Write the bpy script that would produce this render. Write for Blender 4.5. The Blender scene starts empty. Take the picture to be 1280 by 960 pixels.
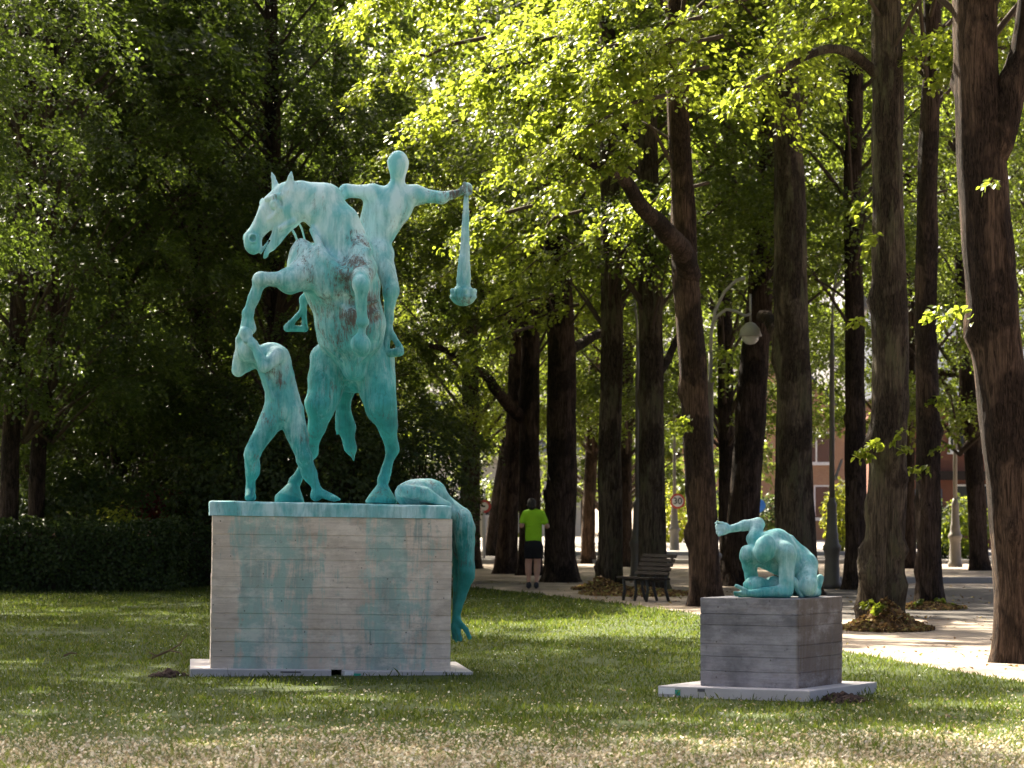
import bpy, bmesh, math, random
import numpy as np
from mathutils import Vector, Matrix, noise

# ------------------------------------------------------------------ camera, sky, sun, exposure
SC = bpy.context.scene
F = 3800.0            # focal length in picture pixels (1280 wide): a short telephoto
CAMH = 1.72           # eye height
HOR = 627.0           # horizon row
cam = bpy.data.cameras.new('camera')
cam.sensor_width = 36.0
cam.lens = F * 36.0 / 1280.0
cam.shift_y = (HOR - 480.0) / 1280.0
cam.clip_start = 0.5
cam.clip_end = 2000.0
cam.dof.use_dof = True
cam.dof.focus_distance = 31.0
cam.dof.aperture_fstop = 4.5
cam_o = bpy.data.objects.new('camera', cam)
cam_o.location = (0, 0, CAMH)
cam_o.rotation_euler = (math.radians(90), 0, 0)
SC.collection.objects.link(cam_o)
SC.camera = cam_o

SUN_AZ = 32.0         # degrees left of the viewing direction, behind the scene
SUN_EL = 42.0
world = bpy.data.worlds.new('World')
SC.world = world
world.use_nodes = True
wn = world.node_tree
wn.nodes.clear()
sky = wn.nodes.new('ShaderNodeTexSky')
sky.sky_type = 'NISHITA'
sky.sun_disc = False
sky.sun_elevation = math.radians(SUN_EL)
sky.sun_rotation = math.radians(-SUN_AZ)
sky.air_density = 0.3
sky.dust_density = 6.5
sky.ozone_density = 0.1
bg = wn.nodes.new('ShaderNodeBackground')
bg.inputs['Strength'].default_value = 0.085
wo = wn.nodes.new('ShaderNodeOutputWorld')
wn.links.new(sky.outputs[0], bg.inputs[0])
wn.links.new(bg.outputs[0], wo.inputs[0])

sl = bpy.data.lights.new('sun', 'SUN')
sl.energy = 5.0
sl.angle = math.radians(0.53)
sl.color = (1.0, 0.90, 0.72)
sun_o = bpy.data.objects.new('sun', sl)
sd = Vector((-math.sin(math.radians(SUN_AZ)) * math.cos(math.radians(SUN_EL)),
             math.cos(math.radians(SUN_AZ)) * math.cos(math.radians(SUN_EL)),
             math.sin(math.radians(SUN_EL))))
sun_o.rotation_euler = sd.to_track_quat('Z', 'Y').to_euler()
sun_o.location = sd * 60
SC.collection.objects.link(sun_o)

SC.view_settings.view_transform = 'Standard'
SC.view_settings.look = 'None'
SC.view_settings.gamma = 1.0
SC.view_settings.use_curve_mapping = False
SC.view_settings.exposure = 2.65
SC.render.engine = 'CYCLES'
SC.cycles.use_denoising = True
SC.cycles.max_bounces = 7
SC.cycles.diffuse_bounces = 4
SC.cycles.glossy_bounces = 2
SC.cycles.transmission_bounces = 4
SC.cycles.sample_clamp_indirect = 6.0
SC.cycles.use_adaptive_sampling = True
SC.cycles.adaptive_threshold = 0.02

C = SC.collection
RNG = np.random.default_rng(7)
random.seed(7)

# ------------------------------------------------------------------ helpers
def at(px, py, D):
    """the point at depth D that the photograph shows at picture position px, py"""
    return Vector(((px - 640.0) / F * D, D, CAMH + (HOR - py) / F * D))

def gx(px, D):
    return (px - 640.0) / F * D

def dist_of(py, z=0.0):
    return F * (CAMH - z) / (py - HOR)

def tag(o, label=None, cat=None, group=None, kind=None):
    if label: o['label'] = label
    if cat: o['category'] = cat
    if group: o['group'] = group
    if kind: o['kind'] = kind
    return o

def empty(name, loc=(0, 0, 0), rz=0.0, label=None, cat=None, group=None):
    o = bpy.data.objects.new(name, None)
    o.location = loc
    o.rotation_euler = (0, 0, rz)
    o.empty_display_size = 0.2
    C.objects.link(o)
    return tag(o, label, cat, group)

def link(name, me, mat=None, parent=None, loc=None):
    if mat is not None and not me.materials:
        me.materials.append(mat)
    o = bpy.data.objects.new(name, me)
    if loc is not None: o.location = loc
    C.objects.link(o)
    if parent is not None: o.parent = parent
    return o

def mesh_np(name, V, Q=None, T=None, smooth=False):
    """mesh from numpy vertices and quads / triangles"""
    V = np.ascontiguousarray(V, dtype=np.float32)
    parts, tot = [], []
    if Q is not None and len(Q):
        parts.append(np.asarray(Q, np.int32).reshape(-1)); tot.append(np.full(len(Q), 4, np.int32))
    if T is not None and len(T):
        parts.append(np.asarray(T, np.int32).reshape(-1)); tot.append(np.full(len(T), 3, np.int32))
    li = np.concatenate(parts); lt = np.concatenate(tot)
    ls = np.concatenate(([0], np.cumsum(lt)[:-1])).astype(np.int32)
    me = bpy.data.meshes.new(name)
    me.vertices.add(len(V)); me.vertices.foreach_set('co', V.reshape(-1))
    me.loops.add(len(li)); me.loops.foreach_set('vertex_index', li)
    me.polygons.add(len(lt)); me.polygons.foreach_set('loop_start', ls)
    me.polygons.foreach_set('loop_total', lt)
    if smooth:
        me.polygons.foreach_set('use_smooth', np.ones(len(lt), dtype=bool))
    me.update(calc_edges=True)
    me.validate()
    return me

class MB:
    """collects boxes, tubes, prisms and lathes; build() makes one mesh object of them"""
    def __init__(s):
        s.v = []; s.f = []; s.smooth = []
    def add(s, vs, fs, sm=False):
        b = len(s.v)
        s.v += [tuple(v) for v in vs]
        s.f += [tuple(i + b for i in f) for f in fs]
        s.smooth += [sm] * len(fs)
        return s
    def box(s, x0, x1, y0, y1, z0, z1, M=None):
        vs = [Vector((x, y, z)) for z in (z0, z1) for y in (y0, y1) for x in (x0, x1)]
        if M is not None: vs = [M @ v for v in vs]
        fs = [(0, 2, 3, 1), (4, 5, 7, 6), (0, 1, 5, 4), (2, 6, 7, 3), (0, 4, 6, 2), (1, 3, 7, 5)]
        return s.add(vs, fs)
    def tube(s, pts, rad, n=8, cap=True, sm=True):
        pts = [Vector(p) for p in pts]
        if not hasattr(rad, '__len__'): rad = [rad] * len(pts)
        vs, fs = [], []
        t0 = (pts[1] - pts[0]).normalized()
        ref = Vector((0, 0, 1)) if abs(t0.z) < 0.9 else Vector((1, 0, 0))
        u = t0.cross(ref).normalized()
        for i, p in enumerate(pts):
            t = (pts[min(i + 1, len(pts) - 1)] - pts[max(i - 1, 0)]).normalized()
            u = (u - t * u.dot(t)).normalized()
            w = t.cross(u)
            for k in range(n):
                a = 2 * math.pi * k / n
                vs.append(p + (u * math.cos(a) + w * math.sin(a)) * rad[i])
        for i in range(len(pts) - 1):
            for k in range(n):
                a, b = i * n + k, i * n + (k + 1) % n
                fs.append((a, b, b + n, a + n))
        if cap:
            fs.append(tuple(range(n - 1, -1, -1)))
            fs.append(tuple((len(pts) - 1) * n + k for k in range(n)))
        return s.add(vs, fs, sm)
    def lathe(s, prof, n=16, c=(0, 0, 0), sm=True):
        vs, fs = [], []
        for r, z in prof:
            for k in range(n):
                a = 2 * math.pi * k / n
                vs.append((c[0] + r * math.cos(a), c[1] + r * math.sin(a), c[2] + z))
        for i in range(len(prof) - 1):
            for k in range(n):
                a, b = i * n + k, i * n + (k + 1) % n
                fs.append((a, b, b + n, a + n))
        fs.append(tuple(range(n - 1, -1, -1)))
        fs.append(tuple((len(prof) - 1) * n + k for k in range(n)))
        return s.add(vs, fs, sm)
    def prism(s, poly, y0, y1, M=None):
        """polygon in x,z pulled along y"""
        n = len(poly)
        vs = [Vector((x, y0, z)) for x, z in poly] + [Vector((x, y1, z)) for x, z in poly]
        if M is not None: vs = [M @ v for v in vs]
        fs = [tuple(range(n)), tuple(range(2 * n - 1, n - 1, -1))]
        fs += [(k + n, (k + 1) % n + n, (k + 1) % n, k) for k in range(n)]
        return s.add(vs, fs)
    def build(s, name, mat, parent=None, bevel=0.0, loc=None):
        me = bpy.data.meshes.new(name)
        me.from_pydata(s.v, [], s.f)
        me.polygons.foreach_set('use_smooth', s.smooth)
        if bevel > 0:
            bm = bmesh.new(); bm.from_mesh(me)
            es = [e for e in bm.edges if len(e.link_faces) == 2 and e.calc_face_angle(0) > 0.6]
            bmesh.ops.bevel(bm, geom=es, offset=bevel, segments=2, affect='EDGES', profile=0.5)
            bm.to_mesh(me); bm.free()
        bm = bmesh.new(); bm.from_mesh(me)
        bmesh.ops.recalc_face_normals(bm, faces=bm.faces)
        bm.to_mesh(me); bm.free()
        return link(name, me, mat, parent, loc)

# ------------------------------------------------------------------ materials
class NT:
    def __init__(s, name):
        s.m = bpy.data.materials.new(name); s.m.use_nodes = True
        s.t = s.m.node_tree; s.t.nodes.clear()
        s.out = s.t.nodes.new('ShaderNodeOutputMaterial')
    def n(s, typ, **kw):
        nd = s.t.nodes.new('ShaderNode' + typ)
        for k, v in kw.items():
            if k in nd.inputs: s.inp(nd, k, v)
            else: setattr(nd, k, v)
        return nd
    def inp(s, nd, k, v):
        if isinstance(v, bpy.types.NodeSocket): s.t.links.new(v, nd.inputs[k])
        else: nd.inputs[k].default_value = v
    def pos(s, ref=None):
        """object coordinates of the surface point (of ref, when given)"""
        tc = s.n('TexCoord')
        if ref is not None: tc.object = ref
        return tc.outputs['Object']
    def map(s, vec, scale=(1, 1, 1), loc=(0, 0, 0), rot=(0, 0, 0)):
        m = s.n('Mapping'); s.inp(m, 'Vector', vec)
        m.inputs['Scale'].default_value = scale; m.inputs['Location'].default_value = loc
        m.inputs['Rotation'].default_value = rot
        return m.outputs[0]
    def noise(s, vec, scale, detail=4, rough=0.6, dist=0.0):
        nd = s.n('TexNoise'); s.inp(nd, 'Vector', vec)
        nd.inputs['Scale'].default_value = scale; nd.inputs['Detail'].default_value = detail
        nd.inputs['Roughness'].default_value = rough; nd.inputs['Distortion'].default_value = dist
        return nd.outputs['Fac']
    def ramp(s, fac, stops):
        r = s.n('ValToRGB'); s.inp(r, 'Fac', fac)
        e = r.color_ramp.elements
        while len(e) < len(stops): e.new(0.5)
        for el, (p, c) in zip(e, stops):
            el.position = p
            el.color = (c, c, c, 1) if not hasattr(c, '__len__') else (*c, 1)
        return r.outputs['Color']
    def mix(s, fac, a, b, typ='MIX'):
        m = s.n('MixRGB', blend_type=typ)
        s.inp(m, 'Fac', fac)
        for k, v in (('Color1', a), ('Color2', b)):
            s.inp(m, k, (*v, 1) if hasattr(v, '__len__') and len(v) == 3 else v)
        return m.outputs[0]
    def math(s, op, a, b=0.0, clamp=False):
        m = s.n('Math', operation=op, use_clamp=clamp)
        s.inp(m, 0, a); s.inp(m, 1, b)
        return m.outputs[0]
    def bump(s, h, strength=0.3, dist=0.02, nrm=None):
        b = s.n('Bump'); s.inp(b, 'Height', h)
        b.inputs['Strength'].default_value = strength; b.inputs['Distance'].default_value = dist
        if nrm is not None: s.inp(b, 'Normal', nrm)
        return b.outputs[0]
    def bsdf(s, col, rough=0.7, nrm=None, spec=0.3, metal=0.0):
        p = s.n('BsdfPrincipled')
        s.inp(p, 'Base Color', (*col, 1) if hasattr(col, '__len__') and len(col) == 3 else col)
        s.inp(p, 'Roughness', rough); s.inp(p, 'Metallic', metal)
        p.inputs['Specular IOR Level'].default_value = spec
        if nrm is not None: s.inp(p, 'Normal', nrm)
        return p.outputs[0]
    def done(s, sh):
        s.t.links.new(sh, s.out.inputs['Surface'])
        return s.m

def plain(name, col, rough=0.6, var=0.15, scale=8.0, bump=0.1, spec=0.3, metal=0.0):
    n = NT(name); p = n.pos()
    f = n.noise(p, scale, 5)
    c = n.mix(f, tuple(x * (1 - var) for x in col), tuple(min(1, x * (1 + var)) for x in col))
    return n.done(n.bsdf(c, rough, n.bump(n.noise(p, scale * 4, 4), bump, 0.01), spec, metal))

def mat_patina(patches=(), lift=0.0):
    """copper-green bronze: pale washed crust, turquoise, dark bare bronze in worn streaks and patches"""
    n = NT('verdigris_bronze'); p = n.pos()
    big = n.noise(p, 2.1, 5, 0.65)
    streak = n.noise(n.map(p, (17, 17, 1.7)), 1.0, 7, 0.75, 0.6)
    run = n.noise(n.map(p, (34, 34, 2.6)), 1.0, 5, 0.7, 0.8)
    fine = n.noise(p, 46, 6, 0.78)
    z = n.n('SeparateXYZ'); n.inp(z, 'Vector', p)
    hi = n.math('MULTIPLY_ADD', z.outputs['Z'], 0.34); hi.node.inputs[2].default_value = lift - 0.36
    teal = n.mix(n.ramp(big, [(0.35, 0.0), (0.65, 1.0)]), (0.014, 0.200, 0.195), (0.060, 0.400, 0.390))
    teal = n.mix(n.math('MULTIPLY', n.ramp(run, [(0.5, 0.0), (0.62, 1.0)]), 0.5), teal, (0.018, 0.150, 0.140))
    wash = n.noise(n.map(p, (5, 5, 2.2)), 1.0, 5, 0.6, 0.4)
    pale = n.mix(n.ramp(wash, [(0.40, 0.0), (0.60, 1.0)]), (0.17, 0.50, 0.51), (0.54, 0.76, 0.77))
    k = n.math('ADD', hi, n.math('ADD', n.math('MULTIPLY', big, 0.8), n.math('MULTIPLY', streak, 1.3)))
    k = n.math('ADD', k, n.math('MULTIPLY', fine, 0.22))
    k2 = n.n('MapRange'); n.inp(k2, 'Value', k)
    k2.inputs['From Min'].default_value = 1.17; k2.inputs['From Max'].default_value = 1.78
    col = n.mix(k2.outputs[0], teal, pale)
    # bare dark bronze, in speckles and runs
    sp = n.noise(n.map(p, (1, 1, 0.30)), 24, 8, 0.82)
    area = n.noise(p, 3.0, 3, 0.5)
    d = n.math('ADD', n.math('MULTIPLY', sp, 0.62), n.math('ADD', n.math('MULTIPLY', area, 0.5), n.math('MULTIPLY', run, 0.26)))
    comb = n.noise(n.map(p, (75, 75, 3.2)), 1.0, 5, 0.75, 0.5)
    d = n.math('ADD', d, n.math('MULTIPLY', n.math('SUBTRACT', comb, 0.5), 0.30))
    for c, r, amp in patches:
        q = n.n('VectorMath', operation='DISTANCE'); n.inp(q, 0, p); q.inputs[1].default_value = c
        g = n.math('POWER', 2.718, n.math('MULTIPLY', n.math('POWER', n.math('DIVIDE', q.outputs['Value'], r), 2.0), -1.0))
        d = n.math('ADD', d, n.math('MULTIPLY', g, amp))
    dk = n.n('MapRange'); n.inp(dk, 'Value', d)
    dk.inputs['From Min'].default_value = 0.755; dk.inputs['From Max'].default_value = 0.87
    col = n.mix(n.math('MULTIPLY', dk.outputs[0], 0.92), col, n.mix(fine, (0.050, 0.031, 0.024), (0.15, 0.098, 0.080)))
    h = n.math('ADD', n.math('MULTIPLY', streak, 0.6), n.math('MULTIPLY', fine, 0.5))
    return n.done(n.bsdf(col, 0.68, n.bump(h, 0.4, 0.012), 0.3))

def mat_leaf(name, dark, light, trans, tfac=0.45, rough=0.42, spec=0.18):
    n = NT(name)
    g = n.n('NewGeometry')
    r = g.outputs['Random Per Island']
    col = n.mix(r, dark, light)
    tcol = n.mix(r, tuple(x * 0.72 for x in trans), tuple(min(1, x * 1.2) for x in trans))
    p = n.bsdf(col, rough, None, spec)
    t = n.n('BsdfTranslucent'); n.inp(t, 'Color', tcol)
    m = n.n('MixShader'); n.inp(m, 0, tfac); n.inp(m, 1, p); n.inp(m, 2, t.outputs[0])
    return n.done(m.outputs[0])

def mat_bark(name, a, b, moss=0.0):
    n = NT(name); p = n.pos()
    rid = n.noise(n.map(p, (32, 32, 2.6)), 1.0, 7, 0.72, 0.9)
    crack = n.noise(n.map(p, (44, 44, 7)), 1.0, 4, 0.7, 1.2)
    big = n.noise(n.map(p, (1.6, 1.6, 0.8)), 1.0, 4, 0.6, 0.4)
    mid = n.noise(n.map(p, (6, 6, 2.4)), 1.0, 5, 0.7, 0.5)
    c = n.mix(n.ramp(rid, [(0.40, 0.0), (0.58, 1.0)]), tuple(x * 0.28 for x in a), tuple(min(1, x * 1.25) for x in a))
    c2 = n.mix(n.ramp(crack, [(0.42, 0.0), (0.58, 1.0)]), tuple(x * 0.20 for x in b), tuple(x * 0.75 for x in b))
    c = n.mix(n.ramp(big, [(0.48, 0.0), (0.53, 1.0)]), c, c2)
    c = n.mix(n.math('MULTIPLY', n.ramp(mid, [(0.52, 0.0), (0.62, 1.0)]), 0.6), c, tuple(x * 0.38 for x in b))
    if moss > 0:
        ms = n.ramp(n.noise(n.map(p, (4, 4, 0.9)), 1.0, 6, 0.7), [(0.52, 0.0), (0.62, 1.0)])
        c = n.mix(n.math('MULTIPLY', ms, moss), c, n.mix(crack, (0.045, 0.045, 0.024), (0.15, 0.14, 0.085)))
    h = n.math('ADD', rid, n.math('MULTIPLY', crack, 0.5))
    return n.done(n.bsdf(c, 0.92, n.bump(h, 1.0, 0.05), 0.10))
# ------------------------------------------------------------------ sculpting: smooth unions of tapered limbs, meshed with surface nets
class Clay:
    """points are (x, y, depth) in units of one picture pixel; y runs down, depth away from the viewer"""
    def __init__(s, lo, hi, step):
        s.lo = np.array(lo, float); s.step = step
        s.n = np.ceil((np.array(hi, float) - s.lo) / step).astype(int) + 1
        s.d = np.full(tuple(s.n), 50.0, np.float32)
    def _win(s, lo, hi):
        a = np.clip(np.floor((np.array(lo) - s.lo) / s.step).astype(int), 0, s.n - 1)
        b = np.clip(np.ceil((np.array(hi) - s.lo) / s.step).astype(int) + 1, 1, s.n)
        sl = tuple(slice(x, y) for x, y in zip(a, b))
        ax = [(s.lo[i] + np.arange(a[i], b[i]) * s.step).astype(np.float32) for i in range(3)]
        return sl, np.meshgrid(*ax, indexing='ij', sparse=True)
    def _put(s, sl, dp, k, cut):
        d = s.d[sl]
        if cut:
            dp = -dp
            h = np.clip(0.5 - 0.5 * (dp - d) / k, 0, 1) if False else np.clip(0.5 + 0.5 * (dp - d) / k, 0, 1)
            s.d[sl] = d * (1 - h) + dp * h + k * h * (1 - h)
        else:
            h = np.clip(0.5 + 0.5 * (d - dp) / k, 0, 1)
            s.d[sl] = d * (1 - h) + dp * h - k * h * (1 - h)
    def limb(s, a, b, r1, r2=None, k=6.0, flat=1.0, cut=False):
        """tapered limb from a to b; flat squeezes it in depth"""
        if r2 is None: r2 = r1
        a = np.array(a, np.float32); b = np.array(b, np.float32)
        m = max(r1, r2) * max(1, flat) + k + 5
        sl, (X, Y, Z) = s._win(np.minimum(a, b) - m, np.maximum(a, b) + m)
        ab = b - a
        ab2 = np.array([ab[0], ab[1], ab[2] / flat], np.float32)
        L = max(float((ab2 ** 2).sum()), 1e-6)
        px, py, pz = X - a[0], Y - a[1], (Z - a[2]) / flat
        t = np.clip((px * ab2[0] + py * ab2[1] + pz * ab2[2]) / L, 0, 1)
        dd = np.sqrt((px - t * ab2[0]) ** 2 + (py - t * ab2[1]) ** 2 + (pz - t * ab2[2]) ** 2) - (r1 + (r2 - r1) * t)
        s._put(sl, dd * min(1.0, flat), k, cut)
        return s
    def chain(s, pts, radii, k=6.0, flat=1.0):
        for i in range(len(pts) - 1):
            s.limb(pts[i], pts[i + 1], radii[i], radii[i + 1], k if i == 0 else max(2.0, k * 0.5), flat)
        return s
    def egg(s, c, R, k=6.0, cut=False, tilt=0.0):
        """ellipsoid, turned by tilt degrees in the picture plane"""
        c = np.array(c, np.float32); R = np.array(R, np.float32)
        m = float(R.max()) + k + 5
        sl, (X, Y, Z) = s._win(c - m, c + m)
        ca, sa = math.cos(math.radians(tilt)), math.sin(math.radians(tilt))
        px, py, pz = X - c[0], Y - c[1], Z - c[2]
        qx, qy = ca * px + sa * py, -sa * px + ca * py
        k0 = np.sqrt((qx / R[0]) ** 2 + (qy / R[1]) ** 2 + (pz / R[2]) ** 2)
        k1 = np.sqrt((qx / R[0] ** 2) ** 2 + (qy / R[1] ** 2) ** 2 + (pz / R[2] ** 2) ** 2) + 1e-6
        s._put(sl, k0 * (k0 - 1.0) / k1, k, cut)
        return s
    def floor(s, y):
        """flat underside at picture row y"""
        Y = (s.lo[1] + np.arange(s.n[1]) * s.step)[None, :, None]
        s.d = np.maximum(s.d, (Y - y).astype(np.float32))
        return s
    def rough(s, amp, wl, seed):
        """slight unevenness of a hand-modelled surface"""
        g = np.random.default_rng(seed)
        ax = [s.lo[i] + np.arange(s.n[i]) * s.step for i in range(3)]
        X, Y, Z = np.meshgrid(*ax, indexing='ij', sparse=True)
        for _ in range(5):
            w = g.normal(0, 1, 3); w = w / np.linalg.norm(w) * (2 * math.pi / (wl * g.uniform(0.6, 1.5)))
            ph = g.uniform(0, 6.28)
            s.d += (amp / 2.2) * np.sin(w[0] * X + w[1] * Y + w[2] * Z + ph).astype(np.float32)
        return s
    def mesh(s, name, origin, unit, face=1):
        """face=-1 turns the figure's back to the viewer"""
        d = s.d; d[0], d[-1], d[:, 0], d[:, -1], d[:, :, 0], d[:, :, -1] = [9.0] * 6
        sg = d < 0
        nx, ny, nz = d.shape
        cs = np.zeros((nx - 1, ny - 1, nz - 1), np.int8)
        for i in (0, 1):
            for j in (0, 1):
                for k in (0, 1):
                    cs += sg[i:nx - 1 + i, j:ny - 1 + j, k:nz - 1 + k]
        act = np.argwhere((cs > 0) & (cs < 8))
        idx = np.full(cs.shape, -1, np.int32)
        idx[act[:, 0], act[:, 1], act[:, 2]] = np.arange(len(act))
        acc = np.zeros((len(act), 3)); cnt = np.zeros(len(act))
        cor = [(i, j, k) for i in (0, 1) for j in (0, 1) for k in (0, 1)]
        for a in cor:
            for b in cor:
                if sum(abs(x - y) for x, y in zip(a, b)) == 1 and a < b:
                    da = d[act[:, 0] + a[0], act[:, 1] + a[1], act[:, 2] + a[2]]
                    db = d[act[:, 0] + b[0], act[:, 1] + b[1], act[:, 2] + b[2]]
                    m = (da < 0) != (db < 0)
                    t = (da / np.where(m, da - db, 1))[m][:, None]
                    acc[m] += np.array(a) + t * (np.array(b) - np.array(a)); cnt[m] += 1
        P = (act + acc / cnt[:, None]) * s.step + s.lo
        quads = []
        for ax in range(3):
            o1, o2 = [(1, 2), (2, 0), (0, 1)][ax]
            A = np.moveaxis(sg, ax, 0)
            ch = np.moveaxis(A[:-1] != A[1:], 0, ax)
            e = np.argwhere(ch)
            e = e[(e[:, o1] > 0) & (e[:, o2] > 0)]
            ins = sg[e[:, 0], e[:, 1], e[:, 2]]
            def at_(du, dv):
                q = e.copy(); q[:, o1] -= du; q[:, o2] -= dv
                return idx[q[:, 0], q[:, 1], q[:, 2]]
            Q = np.stack([at_(1, 1), at_(0, 1), at_(0, 0), at_(1, 0)], 1)
            Q[~ins] = Q[~ins][:, ::-1]
            quads.append(Q)
        Q = np.concatenate(quads)
        Q = Q[(Q >= 0).all(1)]
        V = np.stack([(P[:, 0] - origin[0]) * unit, P[:, 2] * unit, (origin[1] - P[:, 1]) * unit], 1)
        if face < 0:
            V[:, 1] *= -1; Q = Q[:, ::-1]
        # y (down) became z (up): handedness is kept by the swap of axes
        return mesh_np(name, V, Q=Q, smooth=True)
# ------------------------------------------------------------------ the sculptures
SU = 30.75 / F                       # metres per picture pixel at the big group
SO = (413.0, 628.0)                 # picture position of the group's origin, on top of its bronze slab
SDIST = 30.75
def _sp(x, y, d): return ((x - SO[0]) * SU, d * SU, (SO[1] - y) * SU)
M_PATINA = mat_patina([(_sp(440, 348, -46), 0.24, 0.10), (_sp(425, 388, -46), 0.30, 0.09), (_sp(455, 395, -84), 0.17, -0.16), (_sp(455, 435, -84), 0.13, -0.14), (_sp(455, 362, -92), 0.09, -0.12), (_sp(466, 385, -30), 0.22, 0.07), (_sp(447, 300, -26), 0.13, 0.12), (_sp(385, 325, -36), 0.16, 0.08),
                       (_sp(395, 262, -26), 0.12, 0.09), (_sp(452, 425, -40), 0.22, 0.06), (_sp(555, 242, 36), 0.22, 0.07), (_sp(584, 232, 30), 0.12, 0.07),
                       (_sp(584, 690, -20), 0.26, 0.07), (_sp(318, 572, -48), 0.12, 0.07), (_sp(470, 335, 20), 0.2, 0.06), (_sp(340, 480, -46), 0.25, 0.04), (_sp(578, 372, 26), 0.12, 0.06), (_sp(450, 640, -70), 0.6, -0.05)])
grp = empty('bronze_sculpture', at(SO[0], SO[1], SDIST), 0,
            'turquoise bronze rearing horse with faceless rider, bent man and fallen body on tall plinth', 'sculpture')

def horse():
    c = Clay((296, 206, -102), (512, 634, 76), 1.32)
    # trunk
    c.egg((425, 352, -6), (46, 48, 42), 4)
    c.egg((440, 450, 30), (44, 40, 36), 10)
    c.limb((431, 362, -4), (438, 412, -2), 43, 43, 10, 0.95)
    c.limb((440, 412, -4), (443, 462, -8), 41, 15, 8, 0.95)
    c.egg((380, 331, -14), (20, 30, 26), 10)          # shoulders
    c.egg((451, 330, -22), (17, 34, 26), 8)
    c.egg((413, 352, -44), (21, 24, 12), 7)           # breast
    c.egg((447, 350, -45), (19, 24, 12), 7)
    c.limb((441, 395, -44), (443, 470, -22), 5, 4, 12)
    for i in range(5):                                 # ribs and skin folds
        c.limb((404 + i * 2, 378 + i * 14, -33 + i * 2), (430, 386 + i * 17, -45 + i * 4), 2.4, 1.6, 5)
        c.limb((474 - i * 1, 378 + i * 14, -30 + i * 2), (450, 386 + i * 17, -45 + i * 4), 2.4, 1.6, 5)
    # neck
    c.limb((434, 318, -14), (425, 286, -15), 32, 27, 5, 0.72)
    c.limb((425, 286, -15), (403, 258, -13), 27, 26, 5, 0.60)
    c.limb((403, 258, -13), (378, 249, -11), 26, 23, 6, 0.56)
    c.limb((400, 318, -40), (428, 345, -54), 5, 5, 8)  # folds at the foot of the neck
    c.limb((436, 347, -54), (462, 318, -44), 5, 6, 8)
    c.limb((378, 306, -22), (398, 322, -38), 5, 5, 8)
    c.limb((392, 290, -24), (412, 330, -44), 4, 7, 6)
    # head in profile, facing left
    c.egg((362, 264, -10), (18, 21, 13), 6)
    c.limb((358, 242, -8), (339, 260, -8), 14, 13, 6, 0.85)
    c.limb((341, 262, -8), (318, 297, -8), 14.5, 10, 6, 0.75)
    c.egg((316, 304.5, -8), (10.5, 15, 9.5), 5, tilt=-12)
    c.limb((361, 278, -9), (338, 309, -8), 11, 6.5, 5, 0.75)
    c.egg((331, 318, -8), (5.5, 6.5, 6), 4)
    c.limb((330, 262, -16), (318, 290, -15), 2.5, 2, 5)
    c.limb((338, 301, -8), (325.5, 325, -8), 0.8, 2.2, 1.0, 6.0, cut=True)
    c.egg((345, 258, -20), (9.5, 8.5, 4), 2, cut=True)
    c.egg((345, 257.5, -19.5), (7.4, 7.0, 6.4), 1.0)       # eye
    c.egg((344.0, 258, -26.4), (2.8, 2.8, 2.2), 0.8, cut=True)
    c.limb((334, 251, -18), (353, 247, -20), 3.0, 3.4, 2)
    c.limb((352, 262, -22), (338, 276, -18), 2.6, 2.0, 3)
    c.limb((352, 287, -20), (368, 279, -20), 3, 4, 4)
    c.egg((329, 254, -1), (5, 6, 5), 3)
    c.egg((318.5, 299.5, -16.5), (7.0, 7.0, 5.0), 1.2)  # nostrils
    c.egg((317.4, 299.5, -21), (4.0, 4.4, 8.0), 0.8, cut=True)
    c.egg((309, 297, -3), (5.5, 6, 5), 3)
    c.limb((346, 238, -2), (341.5, 222, -2), 6.0, 3.0, 4); c.limb((341.5, 222, -2), (340, 216.5, -2), 3.0, 0.9, 1.5)
    c.limb((361, 239, -14), (364.5, 224, -17), 7.0, 3.6, 4); c.limb((364.5, 224, -17), (365.5, 216.5, -17), 3.6, 0.9, 1.5)
    c.limb((359.5, 236, -22), (363.5, 224, -21), 2.6, 1.0, 2, cut=True)
    # foreleg stretched out
    c.limb((390, 342, -30), (366, 354, -46), 23, 16, 8)
    c.limb((366, 354, -46), (347, 353, -53), 15, 8.5, 6)
    c.limb((347, 353, -53), (331, 354, -55), 8.0, 9.5, 4)
    c.egg((330, 355, -55), (10, 10, 9), 4)
    c.limb((328, 360, -54), (316, 390, -50), 8, 6.2, 4)
    c.egg((314.5, 394, -49), (7.8, 7.6, 7.5), 3)
    c.limb((314, 398, -48), (314, 412, -46), 6.5, 10, 3)
    # foreleg folded towards the viewer
    c.limb((456, 338, -36), (455, 360, -78), 17, 11, 6)
    c.egg((455, 362, -84), (10.8, 12.5, 10.5), 3)
    c.limb((455.5, 370, -85), (456.5, 402, -78), 8.4, 5.8, 2.5)
    c.egg((456.5, 408, -77), (7.8, 7.4, 7.6), 2.5)
    c.limb((456.5, 412, -77), (455.5, 424, -77), 5.2, 6.2, 2)
    c.egg((455, 435, -77), (12, 15.5, 8.5), 2)
    # hind legs
    c.limb((464, 452, 22), (476, 508, 2), 29, 20, 5)
    c.limb((476, 508, 2), (485, 534, 4), 19, 12, 6)
    c.limb((485, 534, 4), (488, 552, 14), 11.5, 8.6, 5)
    c.egg((489.5, 559, 18), (8.6, 11, 10), 4)
    c.limb((489, 564, 18), (480, 596, 10), 7.4, 6.0, 4)
    c.egg((478.5, 600, 9), (7.6, 7, 8), 3)
    c.limb((478, 605, 7), (477, 627, 2), 7, 20, 4)
    c.limb((414, 452, 22), (401, 506, 2), 29, 19, 5)
    c.limb((401, 506, 2), (396, 534, 4), 18, 11, 6)
    c.limb((396, 534, 4), (390, 556, 16), 10.5, 7.6, 5)
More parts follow.
